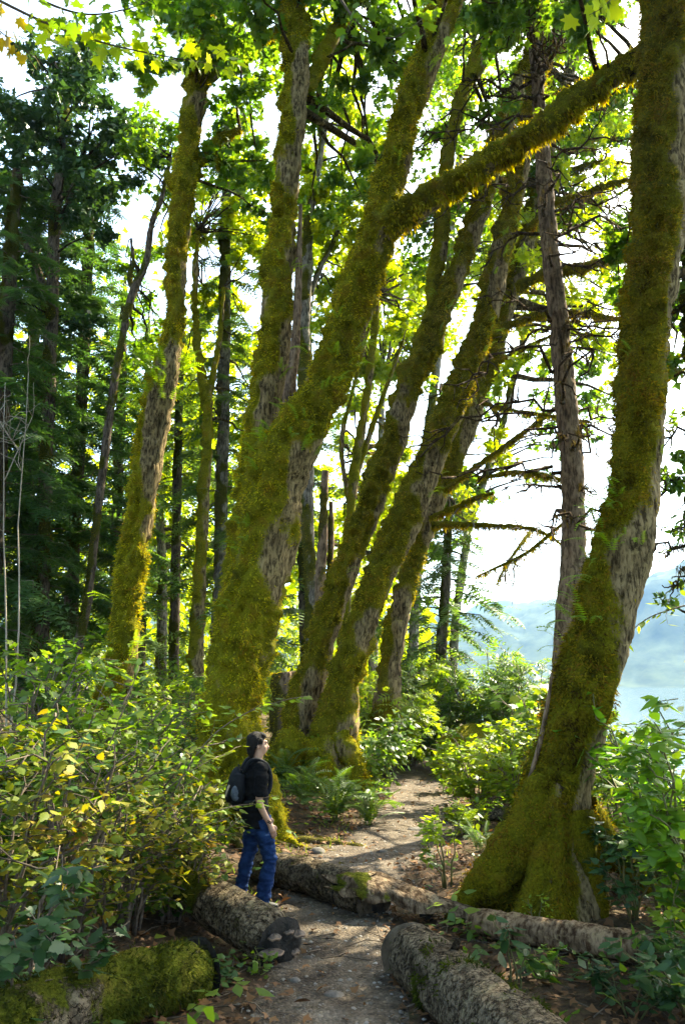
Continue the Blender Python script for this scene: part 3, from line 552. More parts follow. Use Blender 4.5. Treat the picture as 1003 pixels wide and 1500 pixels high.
# --- great leaning maple at the right of the path
sp = spine([(800, 1365, 150), (803, 1310, 132), (806, 1250, 118), (810, 1190, 104), (824, 1110, 94), (846, 1040, 96), (866, 970, 96), (886, 890, 94), (908, 810, 90), (924, 740, 80), (936, 660, 74), (943, 580, 74), (950, 480, 76), (957, 380, 78), (963, 280, 78), (969, 180, 78), (973, 80, 76), (978, -20, 74), (986, -160, 66), (1000, -340, 54), (1020, -560, 36)], 8.8, 9.2)
t5 = thing('bigleaf_maple', 'thick leaning maple with a flared mossy foot right of the path', 'tree', base_of(sp), 'moss-covered maples')
_, p5, r5 = make_limb('trunk', t5, sp*[1, 1, 1, 1.15], M['brown_bark'], .07, .042, 64, .5, .9, 2000, tuftmat='moss_shaded', sidex=.24, amp=.55)
for rows, da, db in (([(806, 1140, 76), (768, 1210, 84), (732, 1262, 80), (700, 1300, 60), (674, 1330, 36), (650, 1350, 16)], 8.75, 8.5), ([(840, 1190, 66), (856, 1265, 60), (872, 1330, 46), (892, 1380, 20)], 8.75, 8.4), ([(800, 1230, 60), (782, 1300, 50), (758, 1350, 36), (735, 1380, 18)], 8.6, 8.1), ([(850, 1190, 70), (905, 1260, 52), (960, 1310, 30)], 9.0, 9.3)):
    make_limb('root', t5, spine(rows, da, db), M['brown_bark'], .08, .04, 65+int(rows[1][0]) % 7, 0, 1.0, 1800, tuftmat='moss_shaded', amp=.5)
make_limb('deadwood', t5, spine([(752, 1215, 5), (772, 1150, 7), (790, 1090, 7), (801, 1035, 6), (808, 985, 3)], 8.75), M['snag_bark'], -.6, .03, 71, 0, 1)
epiphytes(t5, p5, r5, 14, .15, .26, (.26, .42), math.pi*1.0); epiphytes(t5, p5, r5, 10, .2, .4, (.12, .26)); epiphytes(t5, p5, r5, 12, .5, .85, (.1, .2))
sk = np.column_stack([p5, r5])
c5 = Crown(t5, sk, M['maple_leaf'], STAR, .19, BARK)
c5.fill(700, -520, 1200, -110, 7, 11, 22, 95, 110); c5.fill(1020, -150, 1500, 560, 11, 18, 64, 62, 130); c5.fill(905, 280, 990, 620, 11.5, 14.5, 16, 34, 90); c5.build()  # clumps out right and behind the trunk are added to shade the foreground

# --- barkless snag with dead branches
sp = spine([(824, 1080, 46), (828, 980, 42), (834, 900, 39), (840, 800, 36), (838, 700, 34), (828, 580, 31), (815, 450, 27), (803, 340, 24), (796, 250, 22), (790, 170, 17), (784, 90, 15), (776, 0, 13), (770, -80, 9)], 15, 15.4)
t6 = thing('dead_snag', 'straight bare grey-brown snag bristling with dead branches, left of the thick leaning trunk', 'tree', base_of(sp))
_, p6, r6 = make_limb('trunk', t6, sp, M['snag_bark'], -.35, .045, 81, 0, .5)
def dead_branch(root, a, az, L_, droop, mat, r0=.03, moss=True, sub=7):
    dv = np.array([math.cos(az), math.sin(az), .25]); t = np.linspace(0, 1, 9)[:, None]
    p_ = a+unit(dv)*L_*t; p_[:, 2] -= droop*L_*t[:, 0]**2; p_[1:] += rng.normal(0, .045*L_, (8, 3)); parts = [tube(p_, np.linspace(r0, .012, 9), 5)]
    for _ in range(sub):
        k = rng.integers(2, 9); d2 = unit(np.array([dv[0]+rng.normal(0, .9), dv[1]+rng.normal(0, .9), rng.normal(-.5, .6)])); l2 = L_*rng.uniform(.15, .45)
        q = curve3(p_[k], p_[k]+d2*l2, rng.normal(0, .1), 6, .25); parts.append(tube(q, np.linspace(r0*.55, .008, 6), 4))
    part('branch', *merge(parts), mat, root, smooth=True)
    if moss:
        k = 110; q = p_[rng.integers(1, 9, k)]+rng.normal(0, .03, (k, 3))+(p_[1]-p_[0])*rng.random((k, 1)); yd = rng.normal(0, .25, (k, 3)); yd[:, 2] -= 1
        return stamp((TRI[0]*np.array([.2, 1, 1]), TRI[1]), q, yd, rng.normal(0, 1, (k, 3)), rng.uniform(.04, .14, k))
ms = []
for _ in range(60):
    k = rng.integers(int(len(p6)*.22), len(p6)-6); az = rng.choice([rng.uniform(-.6, .6), rng.uniform(2.6, 3.7), rng.uniform(-2.2, -1)])
    ms.append(dead_branch(t6, p6[k], az, rng.uniform(1.0, 3.0), rng.uniform(.1, .6), M['snag_bark'], rng.uniform(.026, .05)))
part('moss', *merge(ms), M['moss_silhouette'], t6, kind='stuff')

# --- shaded hemlock at the right edge with mossy dead boughs
sp = spine([(1040, 1150, 60), (1034, 950, 56), (1028, 700, 52), (1020, 450, 48), (1012, 200, 42), (1004, -50, 36), (998, -300, 24)], 12, 12.4)
t7 = thing('hemlock', 'dark hemlock at the very edge by the lake, with drooping moss-hung boughs', 'tree', base_of(sp))
_, p7, r7 = make_limb('trunk', t7, sp, M['dark_bark'], .05, .06, 91, 0, .7, 300)
ms = []
for _ in range(34):
    k = rng.integers(int(len(p7)*.12), int(len(p7)*.75)); ms.append(dead_branch(t7, p7[k], rng.uniform(2.3, 4.3), rng.uniform(.6, 1.35), rng.uniform(.3, 1.0), M['dark_bark'], rng.uniform(.015, .03)))
part('moss', *merge(ms), M['moss_silhouette'], t7, kind='stuff')
c7 = Crown(t7, np.column_stack([p7, r7]), M['shrub_green'], OVAL, .13, M['dark_bark'])
c7.fill(965, 560, 1040, 900, 11.4, 12.6, 9, 30, 60); c7.fill(985, 200, 1040, 560, 11.4, 12.6, 6, 26, 60)
c7.build()

# --- unseen maples added beside and behind the viewer; their crowns darken the foreground
for lab, bx, by, hh in (('unseen maple added for shade behind the viewer on the thicket side', -3.6, -1.5, 16), ('unseen maple added for shade behind the viewer on the lake side', 3.4, -2.5, 15), ('unseen maple added for shade beside the viewer on the thicket side', -4.9, 3.0, 15), ('unseen maple added for shade beside the viewer on the lake side', 4.4, 3.4, 14)):
    z0 = gz(bx, by); t = thing('bigleaf_maple', lab, 'tree', (bx, by, z0), 'unseen maples added for shade')
    _, p_, r_ = make_limb('trunk', t, [(bx, by, z0-.2, .5), (bx+.1, by, 4, .36), (bx+.4, by+.3, 9, .28), (bx+.5, by+.9, hh, .10)], BARK, .1, .09, int(abs(by)*7), .4, 1.0)
    c = Crown(t, np.column_stack([p_, r_]), M['maple_leaf'], STAR, .36, BARK)
    for _ in range(60):
        q = np.array((bx+rng.normal(.3, 3.0), by+rng.normal(2.6, 2.4), rng.uniform(7.0, hh)))
        if q[1] < .5 or (q[2]-2.25-1.6)/(q[1]+1.6) > 1.2: c.clump(q, rng.uniform(1.0, 1.5), 130)
    c.build()

# --- pale bare sapling at the edge
q0 = P(12, 1150, 14); t = thing('bare_sapling', 'leafless pale sapling with thin forking twigs at the left edge', 'sapling', (q0[0], q0[1], gz(q0[0], q0[1])))
for k, (px, py) in enumerate(((42, 545), (8, 560), (48, 610), (-10, 600), (30, 660), (14, 640))):
    a = np.array([q0[0], q0[1], gz(q0[0], q0[1])]) if k < 2 else st_[4+k % 3]; e = P(px, py, 14+rng.normal(0, .2)); st_ = curve3(a, e, -.02, 9, .02); parts = [tube(st_, np.linspace(.022 if k < 2 else .012, .005, 9), 5)]
    for _ in range(5):
        i_ = rng.integers(4, 9); d_ = unit(np.array([rng.normal(0, .8), rng.normal(0, .4), rng.uniform(.1, 1)])); parts.append(tube(curve3(st_[i_], st_[i_]+d_*rng.uniform(.3, .8), .05, 5, .15), np.linspace(.007, .003, 5), 3))
    part('stem', *merge(parts), M['grey_twig'], t, smooth=True)

# --- conifers
def conifer(label, rows, Y, seed, top_z, z0, lmax, nb, mat, bark='dark_bark', ns=13, group='dark conifers of the forest edge', dens=1.0, droop=.45):
    sp = spine(rows, Y); root = thing('conifer', label, 'tree', base_of(sp), group)
    last = sp[-1]; prev = sp[-2]; d = unit(last[:3]-prev[:3])
    if last[2] < top_z: sp = np.vstack([sp, [*(last[:3]+d*(top_z-last[2])/max(.3, d[2])), .03]])
    _, p_, r_ = make_limb('trunk', root, sp, M[bark], -.05, .09, seed, .3, .5)
    pos = []; yd = []; nr = []; sc = []; br = []
    zt = p_[-1, 2]
    for i in range(nb):
        z = z0+(zt-z0)*(i/nb)**.9; k = int(np.argmin(np.abs(p_[:, 2]-z))); az = i*2.4+rng.normal(0, .4); L_ = lmax*(1-.8*((z-z0)/(zt-z0))**1.3)*rng.uniform(.6, 1.15)
        h = np.array([math.cos(az), math.sin(az), 0]); t = np.linspace(0, 1, 8)[:, None]; q = p_[k]+h*L_*t; q[:, 2] += L_*(.18*t-droop*t**2)[:, 0]; q[1:] += rng.normal(0, .03*L_, (7, 3))
        br.append(tube(q, np.linspace(.028, .006, 8), 3)); side = np.array([-h[1], h[0], 0])
        m = int(ns*dens*L_/lmax)+4; tt = rng.uniform(.18, 1, m); b = np.stack([np.interp(tt, t[:, 0], q[:, c_]) for c_ in range(3)], -1)
        sg = rng.choice([-1, 1], m)[:, None]; y_ = h*.75+side*sg*rng.uniform(.3, 1.1, (m, 1)); y_[:, 2] -= rng.uniform(.1, .8, m); n_ = rng.normal(0, .25, (m, 3)); n_[:, 2] += 1
        pos.append(b); yd.append(y_); nr.append(n_); sc.append(rng.uniform(.45, 1.0, m)*(.5+.2*L_))
    part('boughs', *merge(br), M['twig'], root, kind='stuff')
    V, F = stamp(SPRAY, np.vstack(pos), np.vstack(yd), np.vstack(nr), np.concatenate(sc)); part('crown', V, F, mat, root, kind='stuff')
CG = 'dark conifers of the forest edge'
conifer('dark conifer at the far left edge, its needles filling the corner below the sky', [(-20, 1110, 34), (-10, 800, 30), (8, 500, 24), (25, 250, 16)], 21, 101, 17, 2.5, 3.2, 95, M['needle'], ns=46)
conifer('dark conifer with a thin straight trunk, second from the edge', [(55, 1090, 26), (60, 800, 22), (70, 550, 18), (85, 250, 12)], 24, 102, 21, 4.0, 3.0, 95, M['needle'], ns=46)
conifer('tall conifer with a pale lower trunk beside the thin crooked maple', [(100, 1070, 24), (106, 850, 20), (118, 600, 18), (133, 300, 14)], 26, 103, 22, 6.5, 3.2, 95, M['needle'], ns=46)
conifer('conifer with lacy drooping boughs right behind the crooked maple', [(165, 1040, 20), (170, 800, 17), (180, 500, 13)], 31, 104, 19.5, 4.0, 2.8, 85, M['needle_lit'], ns=44)
conifer('slim conifer with a bare thin brown trunk between the mossy maples', [(253, 1040, 17), (257, 850, 15), (261, 650, 13), (266, 500, 10)], 29, 105, 16, 9.0, 2.0, 50, M['needle_lit'], ns=30)
conifer('grey-trunked conifer, tallest straight pole between the two big mossy maples', [(318, 1070, 26), (322, 850, 21), (327, 600, 19), (331, 350, 16), (334, 220, 13)], 25, 106, 20, 4.0, 2.2, 70, M['needle_lit'], 'grey_bark', 30)
conifer('hemlock with drooping green boughs over the lakeside bushes', [(640, 1060, 20), (648, 930, 18), (655, 800, 14)], 25, 107, 9.0, 1.5, 2.6, 60, M['needle_lit'], ns=22, droop=.6)
conifer('small dark conifer glimpsed behind the great double maple', [(450, 1050, 22), (446, 800, 20), (448, 560, 18), (449, 300, 14)], 27, 108, 18, 2.0, 2.4, 60, M['needle_lit'], ns=30)
conifer('conifer in the shade behind the fern-collared maple', [(30, 1040, 24), (38, 800, 22), (50, 500, 18)], 33, 109, 26, 3.0, 3.6, 95, M['needle'], ns=46)
conifer('farther conifer seen between crooked maple and fern-collared maple', [(205, 1030, 18), (208, 800, 15), (214, 600, 12)], 38, 110, 22, 3.0, 3.2, 80, M['needle_lit'], ns=34)
conifer('farther conifer seen just right of the grey pole', [(372, 1030, 18), (372, 800, 16), (374, 600, 12)], 36, 111, 19, 3.0, 3.0, 80, M['needle_lit'], ns=34)

# --- background broadleaf trees
def maple(label, stems, Y, seed, fills, mat, size, bark='grey_bark', bias=-.05, tuft=200):
    sp0 = spine(stems[0], Y); root = thing('maple_tree', label, 'tree', base_of(sp0), 'background maples'); sk = []
    for i, rows in enumerate(stems):
        _, p_, r_ = make_limb('trunk' if i == 0 else 'branch', root, spine(rows, Y+.15*i), M[bark], bias, .08, seed+i, .3 if i == 0 else 0, .8, tuft); sk.append(np.column_stack([p_, r_]))
    c = Crown(root, np.vstack(sk), mat, STAR, size*1.1, M[bark])
    for f in fills: c.fill(*f[:6], int(f[6]*1.9), *f[7:])
    c.build(); return root
maple('shadowy spreading maple among the dark conifers, upper left', [[(62, 1100, 30), (64, 900, 24), (68, 700, 22), (74, 520, 24), (78, 380, 20), (88, 250, 16), (100, 120, 10)], [(72, 440, 14), (45, 370, 12), (15, 330, 9), (-15, 300, 6)], [(78, 360, 12), (105, 280, 10), (130, 200, 7)]], 22, 121, [(-20, 60, 200, 300, 20, 24, 22, 44, 170), (-20, 250, 150, 480, 21, 24, 10, 40, 140)], M['shrub_dark'], .2, 'dark_bark')
maple('thin crooked maple leaning away from the tall pale-footed conifer', [[(112, 960, 18), (128, 880, 17), (140, 780, 16), (152, 680, 15), (168, 560, 15), (184, 470, 14), (196, 425, 15), (214, 385, 12), (222, 330, 10), (238, 285, 9), (250, 230, 7)], [(196, 430, 10), (190, 405, 9), (196, 385, 7), (192, 350, 4)]], 21, 125, [(165, 170, 255, 330, 20, 24, 6, 34, 100), (180, 330, 250, 520, 24, 28, 7, 34, 90)], M['maple_leaf'], .19, 'dark_bark')
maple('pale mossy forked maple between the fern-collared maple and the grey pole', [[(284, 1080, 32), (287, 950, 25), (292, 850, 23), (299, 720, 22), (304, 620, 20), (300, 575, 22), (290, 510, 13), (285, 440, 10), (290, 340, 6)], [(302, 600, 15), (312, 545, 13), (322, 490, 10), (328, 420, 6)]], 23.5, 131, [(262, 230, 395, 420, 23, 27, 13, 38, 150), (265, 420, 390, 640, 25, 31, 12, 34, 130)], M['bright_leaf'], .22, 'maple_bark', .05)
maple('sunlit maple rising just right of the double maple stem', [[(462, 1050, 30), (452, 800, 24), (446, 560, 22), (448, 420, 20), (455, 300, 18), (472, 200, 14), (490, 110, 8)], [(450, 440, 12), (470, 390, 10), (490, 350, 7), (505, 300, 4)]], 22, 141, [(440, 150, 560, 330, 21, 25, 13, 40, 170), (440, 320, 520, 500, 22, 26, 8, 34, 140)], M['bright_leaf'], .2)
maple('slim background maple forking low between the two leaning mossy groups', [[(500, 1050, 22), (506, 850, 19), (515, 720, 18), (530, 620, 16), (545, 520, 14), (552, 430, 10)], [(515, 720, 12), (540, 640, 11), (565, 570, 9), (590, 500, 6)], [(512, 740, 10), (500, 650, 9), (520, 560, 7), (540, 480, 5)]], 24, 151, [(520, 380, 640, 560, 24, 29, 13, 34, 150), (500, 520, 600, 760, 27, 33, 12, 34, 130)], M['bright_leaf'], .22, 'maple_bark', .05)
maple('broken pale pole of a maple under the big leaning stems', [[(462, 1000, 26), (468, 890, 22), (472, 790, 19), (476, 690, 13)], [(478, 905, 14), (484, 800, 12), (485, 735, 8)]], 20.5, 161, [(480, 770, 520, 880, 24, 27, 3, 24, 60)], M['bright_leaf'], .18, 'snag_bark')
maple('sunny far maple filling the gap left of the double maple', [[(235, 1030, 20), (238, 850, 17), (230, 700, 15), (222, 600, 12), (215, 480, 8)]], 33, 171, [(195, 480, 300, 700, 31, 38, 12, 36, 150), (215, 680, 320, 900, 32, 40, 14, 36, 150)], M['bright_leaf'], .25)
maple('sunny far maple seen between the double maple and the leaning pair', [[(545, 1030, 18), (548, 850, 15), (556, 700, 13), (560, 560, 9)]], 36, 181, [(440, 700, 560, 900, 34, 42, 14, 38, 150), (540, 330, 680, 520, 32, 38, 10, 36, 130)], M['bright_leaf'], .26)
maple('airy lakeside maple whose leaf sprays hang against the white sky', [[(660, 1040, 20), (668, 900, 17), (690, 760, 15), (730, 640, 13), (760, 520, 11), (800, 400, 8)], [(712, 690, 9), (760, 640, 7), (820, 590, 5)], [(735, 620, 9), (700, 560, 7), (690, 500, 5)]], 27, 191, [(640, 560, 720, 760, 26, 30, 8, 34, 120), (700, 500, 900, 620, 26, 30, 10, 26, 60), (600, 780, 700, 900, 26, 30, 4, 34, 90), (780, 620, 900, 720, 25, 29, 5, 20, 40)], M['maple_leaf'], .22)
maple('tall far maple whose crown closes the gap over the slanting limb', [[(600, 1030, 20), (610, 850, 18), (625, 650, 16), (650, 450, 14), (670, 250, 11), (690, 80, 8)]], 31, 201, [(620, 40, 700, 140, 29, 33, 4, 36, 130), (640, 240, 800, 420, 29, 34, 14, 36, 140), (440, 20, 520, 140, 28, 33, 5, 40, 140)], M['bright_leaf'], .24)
# far woods as one mass, low between the trunks
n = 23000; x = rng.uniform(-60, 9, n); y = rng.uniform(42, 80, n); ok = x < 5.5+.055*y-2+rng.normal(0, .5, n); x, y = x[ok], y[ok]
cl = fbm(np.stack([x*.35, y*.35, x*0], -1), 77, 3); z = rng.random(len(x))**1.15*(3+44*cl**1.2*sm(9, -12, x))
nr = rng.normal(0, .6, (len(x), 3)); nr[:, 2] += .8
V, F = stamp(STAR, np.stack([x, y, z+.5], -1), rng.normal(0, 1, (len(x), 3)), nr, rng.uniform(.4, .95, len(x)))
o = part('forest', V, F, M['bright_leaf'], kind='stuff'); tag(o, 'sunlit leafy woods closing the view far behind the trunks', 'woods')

# ------------------------------------------------------------------ logs
def log(name, label, p0, p1, r0, r1, seed, bias=-.1, tuft=400, bend=.03, mat='log_bark', tuftmat='moss_green', mids=None):
    a = np.array(p0, float); b = np.array(p1, float); t = np.linspace(0, 1, 6)[:, None]; c = a+(b-a)*t; c[:, 2] += bend*np.sin(t[:, 0]*math.pi)
    root = thing(name, label, 'log', (a[0], a[1], gz(a[0], a[1])), 'fallen logs'); ct = np.column_stack([c, np.linspace(r0, r1, 6)])
    ob, p_, r_ = make_limb('bark', root, ct, M[mat], bias, .026, seed, 0, .42, tuft, 0, tuftmat, cap=False, amp=.45 if bias < .1 else 1.1, sidex=.0, rnd=.07, rid=1.1 if mat == 'peel_bark' else .28, tuft_len=1.0 if bias < .1 else .8)
    T = unit(p_[-1]-p_[-3]); return root, p_, r_, T
def end_face(root, c, axis, r, seed, mat, depth=.05, name='cut_end'):
    """Weathered end of a log: a rough disc set in from the rim."""
    a = unit(axis); s = np.cross(a, [0, 0, 1.0]); s = unit(s); u = np.cross(s, a); V = [c-a*depth]; F = []; nr_, ns = 9, 40
    for i in range(1, nr_+1):
        rr = r*i/nr_*1.04
        for j in range(ns):
            th = 2*math.pi*j/ns; q = c+(s*math.cos(th)+u*math.sin(th))*rr; n_ = float(vnoise(np.array([q*9]), seed)[0]-.5); n2 = float(vnoise(np.array([q*30]), seed)[0]-.5); V.append(q-a*(depth*(1-(i/nr_)**3)-n_*.10-n2*.03))
    for j in range(ns): F.append([0, 1+j, 1+(j+1) % ns])
    Q = [[1+i*ns+j, 1+(i+1)*ns+j, 1+(i+1)*ns+(j+1) % ns, 1+i*ns+(j+1) % ns] for i in range(nr_-1) for j in range(ns)]
    return part(name, np.array(V), [np.array(F), np.array(Q)], mat, root, smooth=False)
M['rot'] = plain('charred_rot', (.008, .007, .006), .9, 9, (.035, .028, .022), 1.0, 30)
M['peel_bark'] = bark_mat('peeling_bark', (.07, .038, .02), (.30, .20, .12), (.04, .05, .006), (.08, .085, .012), (.13, .11, .02))
M['cutwood'] = plain('weathered_wood', (.055, .04, .027), .9, 12, (.14, .105, .07), .8, 40)
M['fungus'] = plain('bracket_fungus', (.035, .028, .025), .7, 14, (.16, .115, .085), .3, 30)
M['fungus_rim'] = plain('fungus_rim', (.10, .07, .055), .7, 7, (.30, .19, .12))
def zr(px, py, Y, r): p_ = P(px, py, Y); return np.array([p_[0], p_[1], gz(p_[0], p_[1])+r*.85])
# log under the thicket ending in a dark fungus-covered face
l1, p_, r_, T = log('fallen_log', 'fallen log whose dark rotten end bears shelf fungus, beside the path', zr(150, 1300, 9.5, .18), zr(410, 1372, 7.2, .16), .25, .285, 301, -.16, 150)
end_face(l1, p_[-1]+T*.01, T, .215, 5, M['rot'], -.06, 'rotten_end')
side = unit(np.cross(T, [0, 0, 1.0])); upv = np.cross(side, T)
def shelf(root, c, out, w, d, th):
    """A half-round bracket: a thick domed fan with a pale rim."""
    out = unit(np.array([out[0], out[1], 0])); s = np.array([-out[1], out[0], 0]); V = []; n = 11
    for lvl, (k, dz) in enumerate(((.0, th), (.6, th*.75), (.95, th*.15), (1.0, -th*.25), (.75, -th*.55), (0, -th*.6))):
        for j in range(n):
            a = math.pi*j/(n-1); V.append(c+s*math.cos(a)*w*.5*max(k, .02)+out*math.sin(a)*d*max(k, .02)+np.array([0, 0, dz+.006*math.sin(a*5)]))
    Q = [[l*n+j, l*n+j+1, (l+1)*n+j+1, (l+1)*n+j] for l in range(5) for j in range(n-1)]
    ob = part('bracket_fungus', np.array(V), np.array(Q), M['fungus'], root, smooth=True)
    rim = []
    for k, dz in ((.93, .22*th), (1.02, -.05*th), (.93, -.42*th)):
        for j in range(n):
            a = math.pi*j/(n-1); rim.append(c+s*math.cos(a)*w*.5*k+out*math.sin(a)*d*k+np.array([0, 0, dz+.006*math.sin(a*5)]))
    Q = [[l*n+j, l*n+j+1, (l+1)*n+j+1, (l+1)*n+j] for l in range(2) for j in range(n-1)]
    o = link('pale_rim', mesh('pale_rim', np.array(rim)-np.array(root.location), np.array(Q), M['fungus_rim'], True), ob)
ec = p_[-1]
for (u_, v_, w, d) in ((.13, -.02, .24, .10), (-.04, .11, .10, .05), (-.15, .07, .13, .07), (-.13, -.07, .09, .05), (.10, .09, .12, .05), (-.16, -.16, .07, .04)):
    shelf(l1, ec+side*u_+upv*v_+T*.05, T+side*u_*.8+np.array([0, -.5, 0]), w, d, .028)
# log in front of the mossy double maple
l2, p_, r_, T = log('fallen_log', 'smooth grey log lying across behind the hiker, up to the broken slab', zr(372, 1262, 10.2, .17), zr(548, 1345, 8.6, .17), .23, .26, 311, -.22, 200)
end_face(l2, p_[-1], T, .225, 6, M['cutwood'], .04, 'broken_end')
for k in (.28, .8):
    i = int(k*len(p_)); ring = np.array([p_[i]+(np.cross(unit(T), [0, 0, 1])*math.cos(a)+np.array([0, 0, 1])*math.sin(a))*(r_[i]*1.0) for a in np.linspace(0, 2*math.pi, 28)]); part('bark_crack', *tube(ring, np.full(28, .012), 5), M['rot'], l2, smooth=True)
# broken slab
def shell(label, rows, Ya, Yb, seed):
    """Upper half of a rotted-out log: a curved bark shell with splintered ends and edges."""
    n0 = len(rows); ct = []
    for i, (px, py, w) in enumerate(rows):
        q = P(px, py, Ya+(Yb-Ya)*i/(n0-1)); ct.append((*q, w*.5*mpp(q)))
    n, m = 60, 19; c = catmull(np.array(ct), n); root = thing('broken_log', label, 'log', (c[0, 0], c[0, 1], gz(c[0, 0], c[0, 1])), 'fallen logs')
    T, _, _ = frames(c[:, :3]); side = unit(np.cross(T, [0, 0, 1.0])); up = np.cross(side, T); L_ = np.sum(np.linalg.norm(np.diff(c[:, :3], axis=0), axis=1))
    def layer(k, off_):
        out = []
        for i in range(n):
            for j in range(m):
                u = j/(m-1)*2-1; e = (vnoise(np.array([[i*.35, u*1.5, seed]]), seed)[0]-.5)*.5*(abs(u) > .6); a = u*(1.35+e)
                r = c[i, 3]*k*(1+.35*(fbm(np.array([[i*.12, u*3, seed+2]]), seed, 3)[0]-.5)+.10*(vnoise(np.array([[i*.25, u*14, seed]]), seed+1)[0]-.5))-off_
                sh = (vnoise(np.array([[u*7, 0, seed]]), seed+5)[0]-.5)*.34*((i < 8)*(1-i/8)+(i > n-18)*(i-n+18)/18)
                out.append(c[i, :3]+(side[i]*math.sin(a)+up[i]*math.cos(a)*.85)*max(r, .012)+T[i]*sh)
        return np.array(out)
    A = layer(1.0, 0); B_ = layer(1.0, .045); I = (np.arange(n-1)[:, None]*m+np.arange(m-1)[None]).ravel(); Q = np.stack([I, I+1, I+m+1, I+m], -1)
    rdg = np.array([vnoise(np.array([[i*.2, j*1.3, seed]]), seed+9)[0] for i in range(n) for j in range(m)])
    ob = part('bark_shell', A, Q, M['slab_wood'], root, smooth=False, attrs={'moss': sm(.58, .75, fbm(A*5, seed+3, 3))*.8, 'ridge': rdg*.9+.15})
    b = [j for j in range(m)]+[i*m+m-1 for i in range(1, n)]+[(n-1)*m+j for j in range(m-2, -1, -1)]+[i*m for i in range(n-2, 0, -1)]; k = len(b)
    V = np.vstack([B_, A[b]]); bi = np.array(b); E = np.stack([bi, np.roll(bi, -1), n*m+(np.arange(k)+1) % k, n*m+np.arange(k)], -1)
    part('rotten_core', V, [Q[:, ::-1], E], M['cutwood'], root, smooth=False)
    return root, c
M['slab_wood'] = bark_mat('splintered_wood', (.07, .045, .028), (.25, .18, .12), (.04, .05, .006), (.10, .11, .012), (.13, .11, .02))
s1, sc1 = shell('splintered slab of log bridging over to the foot of the thick leaning maple', [(492, 1306, 54), (530, 1314, 78), (580, 1324, 72), (640, 1336, 50), (690, 1346, 34), (722, 1356, 14)], 8.75, 8.3, 321)
for k in (16, 34, 48):
    q = sc1[k]; part('prop_stub', *tube(np.array([q[:3]+np.array([0, .05, .05]), [q[0]+.03, q[1]+.05, gz(q[0], q[1])-.05]]), [.08, .06], 8), M['rot'], s1, smooth=True)
# front log
l3, p_, r_, T = log('fallen_log', 'thick scaly-barked log lying lengthwise at the front beside the path', zr(603, 1425, 6.95, .15), zr(1010, 1560, 3.7, .18), .295, .34, 331, -.42, 300)
end_face(l3, p_[0], -T, .228, 9, M['cutwood'], .03, 'worn_end')
st = []
for k in (.18, .42, .66):
    i = int(k*len(p_)); a = p_[i]+np.array([.1, -.1, r_[i]*.85]); st.append(tube(np.array([a, a+np.array([.03, -.05, .10])]), [.035, .02], 7))
part('knot_stub', *merge(st[:1]), M['log_bark'], l3, smooth=True)
l4, p_, r_, T = log('fallen_log', 'thin peeling sunlit log running from the leaning maple foot to the edge', zr(690, 1350, 8.15, .09), zr(1060, 1440, 6.8, .09), .125, .135, 341, -.5, 0, mat='peel_bark')
end_face(l4, p_[0], -T, .095, 10, M['cutwood'], .03, 'broken_end')
l5, p_, r_, T = log('fallen_log', 'short grey log by the sunny bend of the path', zr(655, 1195, 14.2, .14), zr(760, 1205, 13.6, .14), .14, .15, 351, -.2, 100)
end_face(l5, p_[0], -T, .145, 11, M['cutwood'], .03, 'cut_end')
l6, p_, r_, T = log('mossy_log', 'moss-blanketed log in the dark lower left corner', zr(-160, 1500, 4.4, .24), zr(288, 1400, 6.5, .2), .31, .28, 361, .02, 1700)
end_face(l6, p_[-1], T, .225, 12, M['rot'], -.02, 'rotten_end')
l7, p_, r_, T = log('fallen_log', 'weathered log half hidden in the thicket behind the hiker', zr(140, 1160, 11.6, .2), zr(268, 1190, 11.0, .2), .20, .2, 371, -.3, 60)

# ------------------------------------------------------------------ stump and boulder
sp = np.array([(*P(423, 1120, 19)[:2], gz(*P(423, 1120, 19)[:2])-.1, .75), (*P(423, 1050, 19)[:2], 1.2, .55), (*P(422, 1000, 19)[:2], 2.0, .48), (*P(420, 960, 19)[:2], 2.55, .40)])
t = thing('stump', 'old mossy stump between the double maple and the leaning pair', 'stump', (sp[0, 0], sp[0, 1], gz(sp[0, 0], sp[0, 1])))
make_limb('trunk', t, sp, M['snag_bark'], .05, .06, 381, .3, 1.3, 700, cap=True)
def rock(label, c, s, seed, mat, moss=0, name='stone', cat='stone', group='stones'):
    import bmesh
    bm = bmesh.new(); bmesh.ops.create_icosphere(bm, subdivisions=3, radius=1); V = np.array([v.co[:] for v in bm.verts]); F = np.array([[v.index for v in f.verts] for f in bm.faces]); bm.free()
    q = V*(1+.55*(fbm(V*1.6+seed*3.1, seed, 3)-.5))[:, None]*np.array(s)+c; o = tag(part(name, q-0, F, mat, smooth=True, attrs={'moss': np.full(len(q), moss)}), label, cat, group)
    return o
def at_ground(px, py, Y, dz=0): q = P(px, py, Y); return np.array([q[0], q[1], gz(q[0], q[1])+dz])
b_ = rock('mossy boulder in the bushes where the path bends away', at_ground(690, 1090, 20.5, .35), (.85, .8, .85), 41, M['maple_bark'], .5, 'boulder', 'boulder', None)
